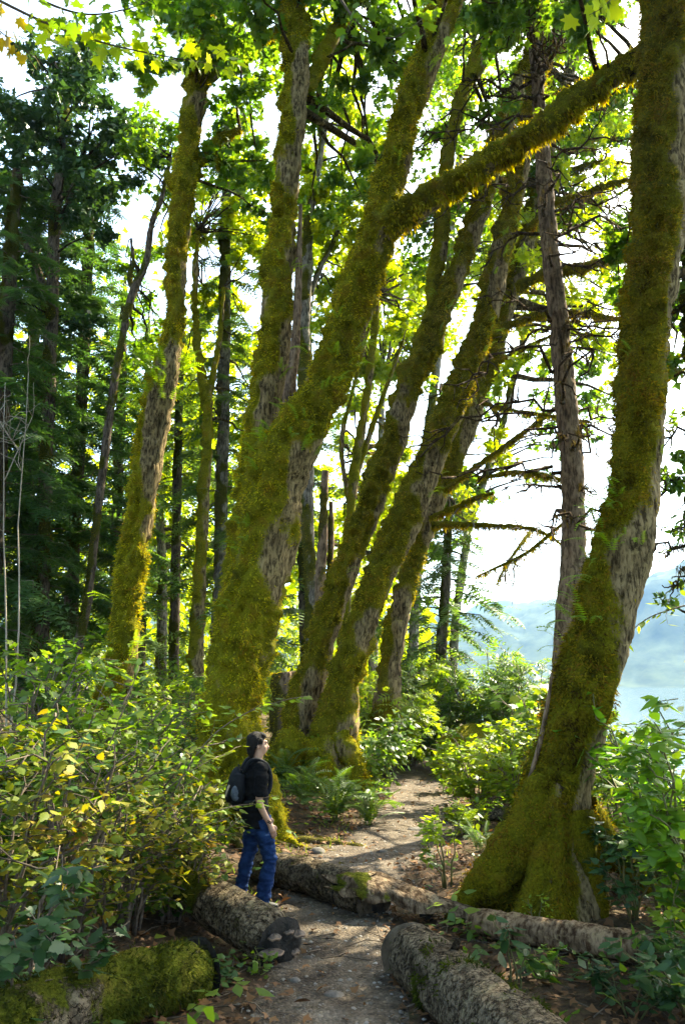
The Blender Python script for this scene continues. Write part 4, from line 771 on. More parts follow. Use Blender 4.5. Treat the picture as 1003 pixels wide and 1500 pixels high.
for lab, px, py, Y, s in (('pale flat stone in the front of the path', 489, 1455, 6.45, (.085, .07, .03)), ('small pale stone beside the rotten log end', 432, 1437, 6.75, (.05, .05, .03)),
                          ('grey stone at the edge of path by the broken slab', 450, 1395, 7.3, (.05, .04, .03)), ('pale stone in the middle of the sunny stretch', 560, 1252, 11.6, (.08, .07, .045)),
                          ('flat stone half buried behind the grey log', 520, 1285, 10.2, (.10, .08, .035)), ('striped flat stone on the shaded band of the far path', 618, 1203, 13.3, (.26, .12, .05)),
                          ('rounded stone among the roots left of the path', 465, 1250, 11.6, (.12, .10, .08)), ('angular stone below the sword ferns', 555, 1290, 10.0, (.07, .05, .04))):
    rock(lab, at_ground(px, py, Y, s[2]*.05), s, int(px), M['stone'])

# ------------------------------------------------------------------ shrubs, saplings and ferns
LEAFMESH = {}
def leaf_mesh(key, tmpl, mat):
    if key not in LEAFMESH: LEAFMESH[key] = mesh('leaf', tmpl[0], tmpl[1], mat)
    return LEAFMESH[key]
def put_leaves(root, tmpl, tname, matname, pos, yd, nr, sc, indiv, mat=None):
    """The leaves that show largest become objects of their own; the rest are one mass."""
    pos = np.asarray(pos); yd = unit(yd); nr = np.asarray(nr); sc = np.asarray(sc); mt = mat or M[matname]
    near = np.argsort(np.linalg.norm(pos-CAM, axis=1)-sc*4)[:indiv] if indiv else np.array([], int)
    rest = np.setdiff1d(np.arange(len(pos)), near)
    if len(rest): part('foliage' if indiv else 'leaves', *stamp(tmpl, pos[rest], yd[rest], nr[rest], sc[rest]), mt, root, kind='stuff')
    me = leaf_mesh((tname, matname), tmpl, mt) if indiv else None; loc = np.array(root.location)
    for i in near:
        y = yd[i]; z = unit(nr[i]-y*np.dot(nr[i], y)); x = np.cross(y, z)
        o = link('leaf', me, root); o.matrix_local = Matrix(((*(x*sc[i])[[0]], y[0]*sc[i], z[0]*sc[i], pos[i, 0]-loc[0]), (x[1]*sc[i], y[1]*sc[i], z[1]*sc[i], pos[i, 1]-loc[1]), (x[2]*sc[i], y[2]*sc[i], z[2]*sc[i], pos[i, 2]-loc[2]), (0, 0, 0, 1)))
TM = {'OVAL': OVAL, 'TOOTH': TOOTH, 'LANCE': LANCE, 'MAPLE': MAPLE, 'ELDER': ELDER, 'TRIFOLIATE': TRIFOLIATE}
def shrub(label, px, Y, H, R, nst, tname, ls, matname, per, indiv=0, group=None, name='shrub', up=.5, stem='twig', twigs=5, low=.25, lean=(0, 0)):
    q = P(px, 1100, Y); base = np.array([q[0], q[1], gz(q[0], q[1])-.03]); root = thing(name, label, 'plant' if name != 'shrub' else 'shrub', base, group)
    pos = []; yd = []; nr = []; sc = []
    for k in range(nst):
        az = rng.uniform(0, 2*math.pi); u = rng.uniform(.25, 1)*R; hh = H*rng.uniform(.55, 1.05)*(1-.25*(u/R)**2); t = np.linspace(0, 1, 9)
        d = np.array([math.cos(az), math.sin(az)]); b = base+np.array([*(d*rng.uniform(0, .2)*R), 0])
        st = np.column_stack([b[0]+(d[0]*u+lean[0])*t**1.5, b[1]+(d[1]*u+lean[1])*t**1.5, b[2]+hh*(t**.85)*(1.0+.12*np.sin(t*3))]); st[1:] += rng.normal(0, .03*H, (8, 3))*t[1:, None]
        rs = .006+.006*H; parts = [tube(st, np.linspace(rs, rs*.3, 9), 4)]; segs = [(st[5], st[8])]
        for _ in range(twigs):
            tt = rng.uniform(low, .95); a = np.array([np.interp(tt, t, st[:, c]) for c in range(3)]); az2 = az+rng.normal(0, 1.2); L_ = rng.uniform(.2, .5)*R
            e = a+np.array([math.cos(az2)*L_, math.sin(az2)*L_, L_*rng.uniform(-.1, .7)]); parts.append(sweep(curve3(a, e, .05, 4, .15), np.linspace(rs*.45, rs*.2, 4), 3)[:2]); segs.append((a, e))
        part('stem', *merge(parts), M[stem], root, smooth=True)
        m = max(2, int(per/len(segs)))
        for a, e in segs:
            tt = rng.uniform(.1, 1.05, m); dv = unit(e-a); sd = unit(np.cross(dv, [0, 0, 1.0])); s = rng.choice([-1, 1], m)[:, None]
            pos.append(a+(e-a)*tt[:, None]+rng.normal(0, .03, (m, 3))); y_ = dv*.6+sd*s*.9+rng.normal(0, .35, (m, 3)); y_[:, 2] -= .25; n_ = rng.normal(0, .38, (m, 3)); n_[:, 2] += 1; n_ += np.array([*(d*.3), 0])
            yd.append(y_); nr.append(n_); sc.append(rng.uniform(.6, 1.15, m)*ls)
    put_leaves(root, TM[tname], tname, matname, np.vstack(pos), np.vstack(yd), np.vstack(nr), np.concatenate(sc), indiv)
    return root
TH = 'shrubs of the left thicket'
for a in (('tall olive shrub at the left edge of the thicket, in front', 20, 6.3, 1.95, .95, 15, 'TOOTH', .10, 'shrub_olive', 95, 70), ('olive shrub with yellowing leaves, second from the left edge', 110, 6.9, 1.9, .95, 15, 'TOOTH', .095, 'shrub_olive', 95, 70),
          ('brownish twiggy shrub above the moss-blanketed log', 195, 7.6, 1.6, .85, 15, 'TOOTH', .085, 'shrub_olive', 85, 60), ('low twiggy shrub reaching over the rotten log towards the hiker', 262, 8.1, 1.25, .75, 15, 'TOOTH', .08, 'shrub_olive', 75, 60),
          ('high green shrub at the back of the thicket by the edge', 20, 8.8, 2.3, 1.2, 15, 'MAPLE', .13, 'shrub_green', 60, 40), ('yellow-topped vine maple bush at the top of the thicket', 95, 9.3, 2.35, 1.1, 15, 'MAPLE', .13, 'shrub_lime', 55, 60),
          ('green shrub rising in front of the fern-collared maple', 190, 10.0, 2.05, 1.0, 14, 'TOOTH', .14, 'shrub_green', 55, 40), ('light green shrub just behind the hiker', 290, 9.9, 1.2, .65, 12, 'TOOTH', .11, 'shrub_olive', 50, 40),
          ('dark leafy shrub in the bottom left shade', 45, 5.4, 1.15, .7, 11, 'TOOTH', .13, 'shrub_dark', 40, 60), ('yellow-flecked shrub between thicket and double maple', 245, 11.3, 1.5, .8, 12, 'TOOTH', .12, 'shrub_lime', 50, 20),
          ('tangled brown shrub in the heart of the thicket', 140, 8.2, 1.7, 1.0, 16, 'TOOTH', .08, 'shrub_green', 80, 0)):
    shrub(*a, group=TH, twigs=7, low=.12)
BG = 'bushes among the trunks'
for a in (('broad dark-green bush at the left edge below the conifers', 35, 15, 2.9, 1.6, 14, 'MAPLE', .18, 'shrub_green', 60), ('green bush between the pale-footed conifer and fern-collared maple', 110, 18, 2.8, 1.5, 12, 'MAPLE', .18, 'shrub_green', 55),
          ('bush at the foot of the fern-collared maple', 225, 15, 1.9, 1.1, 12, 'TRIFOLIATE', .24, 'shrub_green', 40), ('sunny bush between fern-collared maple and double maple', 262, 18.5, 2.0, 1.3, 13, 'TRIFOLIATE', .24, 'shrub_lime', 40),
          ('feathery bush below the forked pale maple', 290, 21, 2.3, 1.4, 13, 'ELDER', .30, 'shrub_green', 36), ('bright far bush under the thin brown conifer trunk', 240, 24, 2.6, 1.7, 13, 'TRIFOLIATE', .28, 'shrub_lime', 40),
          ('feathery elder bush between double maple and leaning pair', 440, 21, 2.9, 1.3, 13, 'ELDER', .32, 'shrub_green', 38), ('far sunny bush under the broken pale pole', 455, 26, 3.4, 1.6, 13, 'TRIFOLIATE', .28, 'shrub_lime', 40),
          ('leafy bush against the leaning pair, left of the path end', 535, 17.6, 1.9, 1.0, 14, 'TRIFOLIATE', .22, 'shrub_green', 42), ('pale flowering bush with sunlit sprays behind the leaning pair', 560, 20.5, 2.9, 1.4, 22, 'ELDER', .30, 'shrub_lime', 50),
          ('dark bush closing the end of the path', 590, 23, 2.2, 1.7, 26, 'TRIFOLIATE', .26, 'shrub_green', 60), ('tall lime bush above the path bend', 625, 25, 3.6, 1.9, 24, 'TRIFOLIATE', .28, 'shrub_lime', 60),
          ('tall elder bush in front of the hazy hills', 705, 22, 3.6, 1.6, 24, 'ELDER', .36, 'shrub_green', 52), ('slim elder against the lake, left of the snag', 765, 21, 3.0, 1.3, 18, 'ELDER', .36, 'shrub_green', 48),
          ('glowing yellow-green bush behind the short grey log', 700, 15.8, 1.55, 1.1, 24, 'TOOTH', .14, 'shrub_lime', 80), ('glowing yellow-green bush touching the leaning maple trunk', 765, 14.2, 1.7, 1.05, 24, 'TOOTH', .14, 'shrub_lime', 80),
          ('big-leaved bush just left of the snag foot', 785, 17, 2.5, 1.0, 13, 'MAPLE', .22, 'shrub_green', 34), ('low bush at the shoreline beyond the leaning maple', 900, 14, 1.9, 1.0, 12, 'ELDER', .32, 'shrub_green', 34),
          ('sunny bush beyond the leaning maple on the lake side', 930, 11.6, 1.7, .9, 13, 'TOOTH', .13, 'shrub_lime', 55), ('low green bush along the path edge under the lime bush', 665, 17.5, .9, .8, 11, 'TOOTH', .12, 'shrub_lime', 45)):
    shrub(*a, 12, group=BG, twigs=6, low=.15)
RG = 'leafy plants on the lake side'
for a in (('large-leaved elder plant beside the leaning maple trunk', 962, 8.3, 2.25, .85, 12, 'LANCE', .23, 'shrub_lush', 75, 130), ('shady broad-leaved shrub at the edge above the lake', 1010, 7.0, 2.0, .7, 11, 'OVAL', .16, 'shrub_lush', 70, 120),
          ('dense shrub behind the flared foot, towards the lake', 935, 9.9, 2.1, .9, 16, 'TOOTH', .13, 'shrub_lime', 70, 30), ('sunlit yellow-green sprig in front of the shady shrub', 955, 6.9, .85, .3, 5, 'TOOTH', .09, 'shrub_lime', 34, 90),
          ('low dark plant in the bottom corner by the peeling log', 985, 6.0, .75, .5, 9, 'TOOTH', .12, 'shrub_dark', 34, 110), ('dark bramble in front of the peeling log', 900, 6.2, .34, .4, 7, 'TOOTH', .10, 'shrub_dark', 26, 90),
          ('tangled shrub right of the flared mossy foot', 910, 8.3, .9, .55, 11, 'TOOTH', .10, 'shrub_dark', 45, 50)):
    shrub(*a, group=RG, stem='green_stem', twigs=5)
SG = 'small plants on the forest floor'
for a in (('sapling with big drooping leaves standing over the front log', 742, 6.35, .78, .16, 3, 'OVAL', .15, 'shrub_dark', 8, 26), ('thin sapling between path and mossy buttress', 648, 9.7, .95, .38, 5, 'TOOTH', .10, 'shrub_lime', 34, 90),
          ('low herb below the rotten fungus end', 388, 6.95, .22, .16, 5, 'OVAL', .08, 'shrub_green', 9, 40), ('low herb in front of the rotten log', 335, 6.75, .28, .25, 7, 'TOOTH', .09, 'shrub_dark', 14, 70),
          ('dark big-leaved plant in the bottom left corner', 70, 4.7, .42, .42, 7, 'OVAL', .15, 'shrub_dark', 10, 60), ('dark leaves spread along the bottom edge left', 190, 4.75, .22, .42, 7, 'OVAL', .12, 'shrub_dark', 9, 50),
          ('little berry plant growing from the flared mossy foot', 772, 7.9, .42, .15, 4, 'OVAL', .05, 'shrub_lime', 20, 60), ('small bush beside the short grey log', 690, 12.6, .55, .5, 9, 'TOOTH', .10, 'shrub_lime', 40, 40),
          ('low plant on the ground before the peeling log', 800, 6.9, .25, .3, 7, 'TOOTH', .09, 'shrub_green', 14, 60), ('seedling at the front of the leaf litter', 700, 5.9, .5, .15, 3, 'OVAL', .13, 'shrub_dark', 7, 20),
          ('weeds at the left foot of the front log', 700, 8.05, .22, .25, 6, 'OVAL', .10, 'shrub_green', 9, 40)):
    shrub(*a, group=SG, name='sapling' if 'sapling' in a[0] else 'small_plant', stem='green_stem', twigs=3)
# sprig arching past the hiker's head
def sprig(label, rows, Y, Yt, tname, ls, matname, n, name='sprig', grp=None, rad=.012, sub=6):
    sp = spine([(r[0], r[1], 2) for r in rows], Y, Yt); c = catmull(sp, 26)[:, :3]; root = thing(name, label, 'branch', c[0], grp)
    parts = [tube(c, np.linspace(rad, .003, 26), 5)]; pos = []; yd = []; nr = []; sc = []
    segs = [(c[i], c[min(25, i+4)]) for i in range(8, 25, 3)]
    for k in range(sub):
        i = rng.integers(6, 25); dv = unit(c[min(25, i+1)]-c[i-1]); e = c[i]+unit(dv*.7+np.array([rng.normal(0, .7), rng.normal(0, .6), rng.normal(0, .35)]))*rng.uniform(.2, .45); parts.append(tube(curve3(c[i], e, .03, 5, .1), np.linspace(.005, .002, 5), 3)); segs.append((c[i], e))
    part('stem', *merge(parts), M['twig'], root, smooth=True)
    for a, e in segs:
        m = max(2, n//len(segs)); tt = np.linspace(.2, 1.02, m); dv = unit(e-a); sd = unit(np.cross(dv, [0, 0, 1.0])); s = np.where(np.arange(m) % 2, 1, -1)[:, None]
        jt = 1.0 if name == 'maple_branch' else 0.0; pos.append(a+(e-a)*tt[:, None]+rng.normal(0, .09*jt+.004, (m, 3))); y_ = dv*.5+sd*s+rng.normal(0, .2+.4*jt, (m, 3)); y_[:, 2] -= .2+.35*jt; n_ = rng.normal(0, .22+.3*jt, (m, 3)); n_[:, 2] += 1; yd.append(y_); nr.append(n_); sc.append(rng.uniform(.7, 1.15, m)*ls)
    put_leaves(root, TM[tname], tname, matname, np.vstack(pos), np.vstack(yd), np.vstack(nr), np.concatenate(sc), 400)
    return root
sprig('arching green sprig crossing in front of the double maple beside the hiker', [(185, 1330), (240, 1190), (300, 1090), (360, 1045), (420, 1025), (450, 1020)], 7.7, 8.3, 'TOOTH', .115, 'shrub_green', 70)
sprig('low yellowing sprig across the hiker at hip height', [(150, 1330), (230, 1240), (300, 1195), (350, 1180), (385, 1178)], 7.7, 8.3, 'TOOTH', .10, 'shrub_lime', 48)
sprig('brown-leaved sprig in front of the hiker at shoulder height', [(140, 1290), (220, 1180), (280, 1130), (320, 1108)], 7.6, 8.2, 'TOOTH', .11, 'shrub_olive', 50)
sprig('large dark leaf spray standing up from the thicket', [(70, 1400), (110, 1250), (150, 1120), (185, 1030), (205, 975)], 6.6, 6.9, 'LANCE', .22, 'shrub_green', 26, sub=2)
sprig('dark-stemmed spray at the left of the thicket', [(60, 1330), (85, 1220), (110, 1120), (140, 1045)], 6.1, 6.2, 'TOOTH', .15, 'shrub_dark', 26, sub=3)
sprig('glowing leaf spray hanging beside the leaning trunk against the hills', [(1030, 880), (985, 892), (950, 905), (925, 925), (912, 960)], 9.6, 9.9, 'LANCE', .17, 'shrub_lime', 34, sub=4)
# maple branches hanging into the top of the frame
sprig('yellow maple leaves hanging in the top left corner', [(-90, -60), (-40, 10), (0, 45), (30, 70), (50, 84)], 8.6, 8.8, 'MAPLE', .15, 'yellow_leaf', 40, 'maple_branch', 'maple branches overhead', .02, 8)
sprig('backlit green-gold maple branch along the top left', [(-60, -30), (60, 30), (150, 62), (230, 80), (300, 92), (350, 108)], 9.2, 9.6, 'MAPLE', .17, 'bright_leaf', 80, 'maple_branch', 'maple branches overhead', .025, 14)
sprig('dark maple branch across the very top left', [(-40, -60), (40, -10), (120, 20), (190, 12), (240, -10)], 8.2, 8.6, 'MAPLE', .17, 'maple_leaf', 70, 'maple_branch', 'maple branches overhead', .025, 12)
sprig('bright green maple leaves hanging beside the thick trunk at the top', [(960, -80), (925, -40), (900, -8), (880, 12), (862, 22)], 7.2, 7.0, 'MAPLE', .20, 'bright_leaf', 18, 'maple_branch', 'maple branches overhead', .015, 5)
sprig('dark maple branch crossing the sky left of the slanting limb', [(480, -30), (530, 40), (575, 55), (615, 30), (640, 10)], 11.2, 11.6, 'MAPLE', .17, 'maple_leaf', 70, 'maple_branch', 'maple branches overhead', .025, 12)

SWORD = []
for k in range(4):
    v, f = frond(22, .14, (.75, .55, .95, .4)[k], .5); SWORD.append(mesh('frond', v, f, M['fern']))
PALE = [mesh('frond', *frond(20, .07, .7, .5), M['fern_pale'])]
def sword_fern(label, px, Y, L_, n, meshes, name='sword_fern'):
    q = P(px, 1150, Y); z = gz(q[0], q[1]); root = thing(name, label, 'fern', (q[0], q[1], z), 'ground ferns')
    for i in range(n):
        o = link('frond', meshes[i % len(meshes)], root, (rng.normal(0, .04), rng.normal(0, .04), .02)); az = i*2.399+rng.normal(0, .25); el = rng.uniform(.35, 1.15)
        o.rotation_euler = (el, rng.normal(0, .15), az); s = L_*rng.uniform(.75, 1.1); o.scale = (s, s, s)
for a in (('sword fern at the foot of the leaning pair, left of its fellows', 445, 14.6, 1.0, 20, SWORD), ('largest sword fern, between hiker and path', 492, 13.9, 1.15, 26, SWORD), ('sword fern spilling onto the edge of the path', 540, 13.6, .85, 20, SWORD),
          ('small sword fern beside the root of the double maple', 415, 16.2, 1.1, 18, SWORD), ('dry pale fern between the thicket and double maple', 255, 12.4, 1.15, 24, PALE), ('little fern on the moss-blanketed log', 268, 6.35, .3, 7, SWORD),
          ('low sword fern beside the mossy buttress', 700, 11.4, .55, 14, SWORD)):
    sword_fern(*a)

# ------------------------------------------------------------------ the hiker
import bmesh
def cap_tube(pts, rad, seg=16, flat=None):
    pts = np.asarray(pts, float); c = catmull(np.column_stack([pts, np.asarray(rad, float)]), max(8, 5*len(pts))); V, F, D = sweep(c[:, :3], c[:, 3], seg)
    if flat is not None: V = np.repeat(c[:, :3], seg, 0)+(V-np.repeat(c[:, :3], seg, 0))*np.asarray(flat)
    n = len(V); V = np.vstack([V, c[0, :3], c[-1, :3]]); j = np.arange(seg); k = (j+1) % seg
    return V, [F, np.stack([np.full(seg, n), k, j], -1), np.stack([np.full(seg, n+1), n-seg+j, n-seg+k], -1)]
def ell(c, r, rot=0):
    bm = bmesh.new(); bmesh.ops.create_icosphere(bm, subdivisions=3, radius=1); V = np.array([v.co[:] for v in bm.verts])*np.array(r); F = np.array([[v.index for v in f.verts] for f in bm.faces]); bm.free()
    ca, sa = math.cos(rot), math.sin(rot); V = np.stack([V[:, 0]*ca+V[:, 2]*sa, V[:, 1], -V[:, 0]*sa+V[:, 2]*ca], -1); return V+np.array(c), [F]
def fuse(name, parts, mat, root, voxel, smooth_it=4, kind=None, crease=0):
    """Fuse overlapping closed pieces into one continuous skin."""
    V, F = merge(parts); me = mesh(name, V, F, mat); tmp = bpy.data.objects.new('tmp', me); COL.objects.link(tmp)
    r = tmp.modifiers.new('r', 'REMESH'); r.mode = 'VOXEL'; r.voxel_size = voxel
    s = tmp.modifiers.new('s', 'SMOOTH'); s.factor = .5; s.iterations = smooth_it
    dg = bpy.context.evaluated_depsgraph_get(); dg.update(); out = bpy.data.meshes.new_from_object(tmp.evaluated_get(dg)); bpy.data.objects.remove(tmp); out.name = name
    n = len(out.vertices); co = np.zeros(n*3); out.vertices.foreach_get('co', co); co = co.reshape(-1, 3)
    if crease:
        nn = np.zeros(n*3); out.vertices.foreach_get('normal', nn); co += nn.reshape(-1, 3)*((fbm(co*np.array([9, 9, 22]), 61, 3)-.5)*crease)[:, None]; out.vertices.foreach_set('co', co.ravel())
    out.polygons.foreach_set('use_smooth', np.ones(len(out.polygons), dtype=bool)); out.update()
    out.materials.clear(); out.materials.append(mat); return link(name, out, root)
M['skin'] = plain('skin', (.42, .23, .155), .5, 18, (.48, .28, .19), spec=.35)
M['shirt'] = plain('black_cotton', (.005, .005, .006), .95, 40, (.009, .009, .010), .25, 200, .1)
M['denim'] = plain('blue_denim', (.006, .018, .065), .9, 9, (.014, .040, .125), .4, 220, .1)
M['hair'] = plain('dark_hair', (.006, .0045, .004), .65, 30, (.016, .011, .009), .8, 90, .2, (1, 1, .2))
M['shoe'] = plain('dark_shoe', (.012, .012, .012), .6)
M['nylon'] = plain('dark_nylon', (.004, .005, .007), .7, 10, (.009, .010, .014), .3, 40, .15)
M['mesh_pocket'] = plain('grey_pocket', (.03, .04, .06), .5, 20, (.09, .11, .14), .2, 40)
M['pale_strap'] = plain('pale_strap', (.45, .36, .26), .7)
hp = P(373, 1325, 8.95); HG = np.array([hp[0], hp[1], gz(hp[0], hp[1])])
man = thing('person', 'person in black t-shirt and blue jeans with a backpack, looking up to the right', 'person', HG)
man.rotation_euler = (0, 0, math.radians(14)); man.scale = (.94, .94, 1.0)
# near side of the body is -y; the figure faces +x
rsh, rel, rwr = (.02, -.185, 1.385), (.0, -.215, 1.075), (.12, -.215, .845)
lsh, lel, lwr = (.02, .185, 1.385), (.03, .22, 1.08), (.15, .20, .86)
rhip, rkn, ran = (.03, -.095, .90), (.15, -.10, .49), (.05, -.11, .08)
lhip, lkn, lan = (-.01, .095, .90), (-.07, .10, .50), (-.17, .11, .08)
B = [cap_tube([(-.005, 0, .88), (-.015, 0, 1.05), (-.02, 0, 1.25), (-.015, 0, 1.40), (-.005, 0, 1.475)], [.125, .115, .125, .11, .055], flat=(1, 1.25, 1)),
     cap_tube([(-.015, 0, 1.42), (.0, 0, 1.50), (.015, 0, 1.575)], [.062, .056, .056]), ell((-.015, 0, 1.662), (.098, .077, .092), -.15), ell((.035, 0, 1.612), (.066, .062, .088), -.2),
     ell((.062, 0, 1.556), (.036, .036, .028), -.3), cap_tube([(.090, 0, 1.648), (.108, 0, 1.622), (.119, 0, 1.603), (.098, 0, 1.594)], [.010, .012, .0135, .011]), ell((.088, 0, 1.666), (.022, .045, .012)),
     ell((.096, 0, 1.577), (.012, .024, .0075)), ell((.093, 0, 1.565), (.012, .022, .007)), ell((-.012, -.078, 1.617), (.019, .010, .031), -.2), ell((-.012, .078, 1.617), (.019, .010, .031), -.2), ell((.066, -.042, 1.607), (.025, .02, .022)), ell((.066, .042, 1.607), (.025, .02, .022)),
     cap_tube([(0, -.12, 1.38), (.02, -.17, 1.35), rel, rwr], [.045, .044, .040, .027]), cap_tube([(0, .12, 1.38), (.02, .17, 1.35), lel, lwr], [.045, .044, .040, .027]),
     cap_tube([rhip, rkn, ran], [.085, .058, .040]), cap_tube([lhip, lkn, lan], [.085, .058, .040])]
def hand(w, s):
    """Palm, four fingers of different length curling a little, thumb from the side of the palm."""
    w = np.array(w); d = unit(np.array([.42, 0, -.9])); f = unit(np.array([.9, 0, .42])); out = np.array([0, s, 0]); H_ = []
    pc = w+d*.045; H_.append(cap_tube([w-d*.02, w+d*.02, w+d*.055, w+d*.085], [.025, .029, .034, .03], 14, None))
    for i, (L_, o_) in enumerate(((.068, .027), (.078, .010), (.072, -.008), (.056, -.025))):
        a = w+d*.080+f*o_; k1 = a+d*L_*.5-out*.010; k2 = k1+d*L_*.3-out*.018-f*.006; k3 = k2+d*L_*.18-out*.02-f*.01
        H_.append(cap_tube([a-d*.02, a, k1, k2, k3], [.009, .0095, .009, .008, .006], 10))
    t = w+d*.025+f*.024; H_.append(cap_tube([t-f*.012, t+f*.016+d*.012, t+f*.026+d*.038, t+f*.024+d*.058], [.012, .0115, .010, .007], 10)); return H_
B += hand(rwr, -1)+hand(lwr, 1)
def loc(parts): return parts
body = fuse('body', B, M['skin'], man, .0085, 2)
fuse('t_shirt', [cap_tube([(-.005, 0, .80), (-.01, 0, .90), (-.02, 0, 1.05), (-.025, 0, 1.25), (-.02, 0, 1.385), (-.012, 0, 1.445), (-.008, 0, 1.478)], [.162, .156, .146, .148, .130, .090, .068], 28, (1, 1.28, 1)), cap_tube([(-.01, -.08, 1.405), (.02, -.17, 1.375), (.012, -.205, 1.25), (.006, -.213, 1.13)], [.075, .080, .079, .078]), cap_tube([(-.01, .08, 1.405), (.02, .17, 1.375), (.025, .205, 1.25), (.03, .22, 1.13)], [.075, .080, .079, .078])], M['shirt'], man, .0095, 3, crease=.045)
fuse('jeans', [cap_tube([(-.01, 0, .72), (-.01, 0, .80), (-.01, 0, .97)], [.12, .140, .138], 24, (1, 1.22, 1)), cap_tube([rhip, (.085, -.10, .70), rkn, (.11, -.105, .28), (.05, -.11, .03)], [.120, .102, .082, .078, .088], 20), cap_tube([lhip, (-.03, .10, .70), lkn, (-.12, .105, .28), (-.175, .11, .03)], [.118, .10, .080, .076, .086], 20)], M['denim'], man, .0095, 3, crease=.06)
for f, s in ((ran, -1), (lan, 1)):
    fuse('shoe', [cap_tube([(f[0]-.07, f[1], .045), (f[0]+.02, f[1], .05), (f[0]+.12, f[1]+.005*s, .038), (f[0]+.19, f[1]+.008*s, .03)], [.042, .048, .045, .03], 14, (1, 1, .85)), cap_tube([(f[0]-.01, f[1], .05), (f[0]-.005, f[1], .13)], [.045, .045], 12)], M['shoe'], man, .009, 3)
fuse('hair', [ell((-.030, 0, 1.685), (.106, .088, .086), -.1), ell((-.070, 0, 1.640), (.066, .080, .082), .1), ell((-.075, 0, 1.578), (.046, .066, .060)), ell((.045, 0, 1.735), (.050, .062, .026), .35), ell((-.040, -.072, 1.650), (.052, .018, .055)), ell((-.040, .072, 1.650), (.052, .018, .055)), ell((.018, -.074, 1.672), (.030, .014, .034)), ell((.018, .074, 1.672), (.030, .014, .034)), cap_tube([(-.09, .02, 1.58), (-.085, .01, 1.53), (-.07, 0, 1.495)], [.03, .026, .008]), cap_tube([(-.07, -.045, 1.58), (-.068, -.04, 1.53), (-.055, -.035, 1.50)], [.028, .02, .007])], M['hair'], man, .0075, 3, crease=.016)
hm_ = [o for o in man.children if o.name.startswith('hair')][0].data; hv = np.array([v.co[:] for v in hm_.vertices]); hn = np.array([v.normal[:] for v in hm_.vertices]); ix = rng.choice(len(hv), 420)
dv = np.tile([-.25, 0, -1.0], (420, 1))+rng.normal(0, .28, (420, 3)); dv -= hn[ix]*np.sum(dv*hn[ix], 1, keepdims=True)*.85
link('hair_strands', mesh('hair_strands', *stamp((TRI[0]*np.array([.16, 1, 1]), TRI[1]), hv[ix]+hn[ix]*.002, dv, hn[ix], rng.uniform(.03, .065, 420)), M['hair']), man, kind='stuff')
for s in (-1, 1):
    o = link('eye', mesh('eye', *ell((.081, .033*s, 1.641), (.011, .009, .006)), M['rot'], True), man)
for z_ in (.868, .884):
    w = np.array(rwr)+np.array([-.014, 0, .022+(z_-.868)]); a = np.linspace(0, 2*math.pi, 20); ring = np.stack([w[0]+np.cos(a)*.031, w[1]+np.sin(a)*.031, w[2]-np.cos(a)*.014], -1); link('bracelet', mesh('bracelet', *tube(ring, np.full(20, .0055), 5), M['hair'], True), man)
# backpack on the hiker's back
bk = thing('backpack', 'small dark backpack worn on the back of the hiker', 'backpack', HG); bk.rotation_euler = man.rotation_euler; bk.scale = man.scale
fuse('bag', [ell((-.245, 0, 1.215), (.095, .150, .20), .12), cap_tube([(-.225, -.085, 1.06), (-.225, -.09, 1.2), (-.215, -.08, 1.34)], [.07, .082, .06]), cap_tube([(-.225, .085, 1.06), (-.225, .09, 1.2), (-.215, .08, 1.34)], [.07, .082, .06]), cap_tube([(-.22, -.10, 1.03), (-.22, .10, 1.03)], [.065, .065])], M['nylon'], bk, .011, 3, crease=.02)
fuse('front_pocket', [ell((-.318, 0, 1.15), (.045, .115, .105), .1)], M['nylon'], bk, .012, 3, crease=.012)
fuse('side_pocket', [ell((-.255, -.145, 1.16), (.06, .028, .085), .12)], M['mesh_pocket'], bk, .01, 2)
for s in (-1, 1):
    link('shoulder_strap', mesh('shoulder_strap', *cap_tube([(-.17, .09*s, 1.37), (-.10, .115*s, 1.475), (-.01, .125*s, 1.487), (.085, .125*s, 1.43), (.130, .135*s, 1.30), (.10, .175*s, 1.16), (-.03, .185*s, 1.08), (-.16, .13*s, 1.06)], [.026]*8, 10, (1, 1, .75)), M['nylon'], True), bk)
link('haul_loop', mesh('haul_loop', *tube(np.array([(-.20, -.03, 1.39), (-.215, -.015, 1.43), (-.215, .015, 1.43), (-.20, .03, 1.39)]), [.008]*4, 6), M['nylon'], True), bk)
link('pale_strap', mesh('pale_strap', *tube(np.array([(-.325, -.085, 1.235), (-.345, -.08, 1.18), (-.36, -.07, 1.12)]), [.012]*3, 6), M['pale_strap'], True), bk)

# ------------------------------------------------------------------ litter, gravel, ground cover
def scatter(n, x0, x1, y0, y1, keep):
    x = rng.uniform(x0, x1, n); y = y0+(y1-y0)*rng.random(n)**1.35; k = keep(x, y); x, y = x[k], y[k]; return np.stack([x, y, ground_z(x, y)], -1)
off = lambda x, y: np.abs(x-path_x(y))/path_w(y)
# stones of the path
g = scatter(9000, -2, 4, 4.5, 20, lambda x, y: (off(x, y) < 1.15))
ico = np.array([(1, 0, 0), (-1, 0, 0), (0, 1, 0), (0, -1, 0), (0, 0, .6), (0, 0, -.6), (.6, .6, .3), (-.6, -.6, .3)]); icf = [np.array([[6, 4, 0], [6, 2, 4], [6, 0, 2], [2, 1, 4], [7, 4, 1], [7, 3, 4], [7, 1, 3], [3, 0, 4]])]
V, F = stamp((ico, icf), g+np.array([0, 0, .014]), rng.normal(0, 1, (len(g), 3))*np.array([1, 1, .2]), np.tile([0, 0, 1.0], (len(g), 1)), .005+.02*rng.random(len(g))**3)
o = part('gravel', V, F, M['gravel'], kind='stuff'); tag(o, 'loose grey gravel strewn over the path', 'gravel')
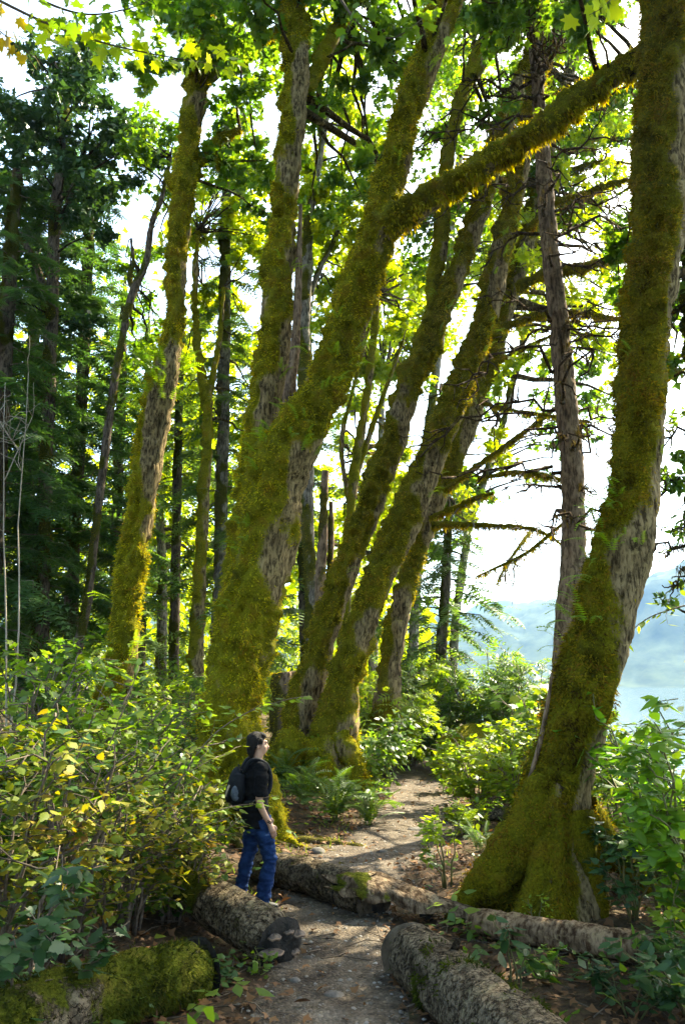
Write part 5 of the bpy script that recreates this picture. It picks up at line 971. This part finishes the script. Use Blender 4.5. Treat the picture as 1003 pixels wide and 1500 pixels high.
# fallen leaves
g = scatter(21000, -6, 6, 4.2, 20, lambda x, y: (rng.random(len(x)) < np.where(off(x, y) < .7, .16, np.where(off(x, y) < 1.3, .8, 1.0))) & (x < 5.2))
n = len(g); nr = rng.normal(0, .35, (n, 3)); nr[:, 2] += 1; yd = rng.normal(0, 1, (n, 3)); yd[:, 2] *= .25
V, F = stamp(STAR, g+np.array([0, 0, .022])+rng.random((n, 1))*np.array([0, 0, .03]), yd, nr, rng.uniform(.03, .085, n)*(1+.6*(rng.random(n) < .12)))
o = part('fallen_leaves', V, F, M['litter'], kind='stuff'); tag(o, 'brown and orange fallen leaves littering the forest floor', 'leaves')
# twig litter
g = scatter(1500, -5, 5, 4.4, 17, lambda x, y: (off(x, y) > .75) | (rng.random(len(x)) < .3)); tw = []
for q in g:
    a = rng.uniform(0, 6.28); L_ = rng.uniform(.08, .45); e = q+np.array([math.cos(a)*L_, math.sin(a)*L_, rng.uniform(0, .05)]); e[2] = max(e[2], gz(e[0], e[1])+.01); tw.append(tube(np.array([q+np.array([0, 0, .012]), (q+e)/2+rng.normal(0, .012, 3)+np.array([0, 0, .02]), e]), [.006, .005, .003], 3))
o = part('twig_litter', *merge(tw), M['twig'], kind='stuff'); tag(o, 'dead twigs scattered over the forest floor', 'twigs')
# low green ground cover
g = scatter(5500, -12, 7, 5, 30, lambda x, y: (off(x, y) > 1.25) & (fbm(np.stack([x*.9, y*.9, x*0], -1), 91, 3) > .46)); n = len(g)
nr = rng.normal(0, .4, (n, 3)); nr[:, 2] += 1; yd = rng.normal(0, 1, (n, 3)); yd[:, 2] = np.abs(yd[:, 2])*.4
V, F = stamp(TRIFOLIATE, g+np.array([0, 0, .03])+rng.random((n, 1))*np.array([0, 0, .28]), yd, nr, rng.uniform(.10, .26, n))
o = part('undergrowth', V, F, M['shrub_green'], kind='stuff'); tag(o, 'low three-leaved green plants covering the forest floor', 'undergrowth')
# grass tufts along the path
g = scatter(5200, -1.5, 4, 8, 22, lambda x, y: (off(x, y) > .75) & (off(x, y) < 1.45) & (fbm(np.stack([x*1.7, y*1.7, x*0], -1), 95, 2) > .52)); n = len(g)
yd = rng.normal(0, .5, (n, 3)); yd[:, 2] = 1; V, F = stamp((TRI[0]*np.array([.12, 1, 1]), TRI[1]), g, yd, rng.normal(0, 1, (n, 3)), rng.uniform(.05, .14, n))
o = part('grass', V, F, M['shrub_lime'], kind='stuff'); tag(o, 'short grass along the sunny path edges', 'grass')

# ------------------------------------------------------------------ haze over the lake
m, nt, N_, L_ = nm('haze'); pv = N_.new('ShaderNodeVolumePrincipled'); pv.inputs['Color'].default_value = (.30, .56, 1, 1); pv.inputs['Density'].default_value = .00013; pv.inputs['Anisotropy'].default_value = .3
ou = N_.new('ShaderNodeOutputMaterial'); L_.new(pv.outputs[0], ou.inputs['Volume'])
X0, X1, Y0, Y1, Z0, Z1 = -2600, 3200, -1600, 3600, -6, 620
V = np.array([(x, y, z) for x in (X0, X1) for y in (Y0, Y1) for z in (Z0, Z1)], float)
o = part('haze', V, np.array([[0, 1, 3, 2], [4, 6, 7, 5], [0, 4, 5, 1], [2, 3, 7, 6], [0, 2, 6, 4], [1, 5, 7, 3]]), m, kind='stuff'); tag(o, 'thin pale haze over lake and hills', 'haze')
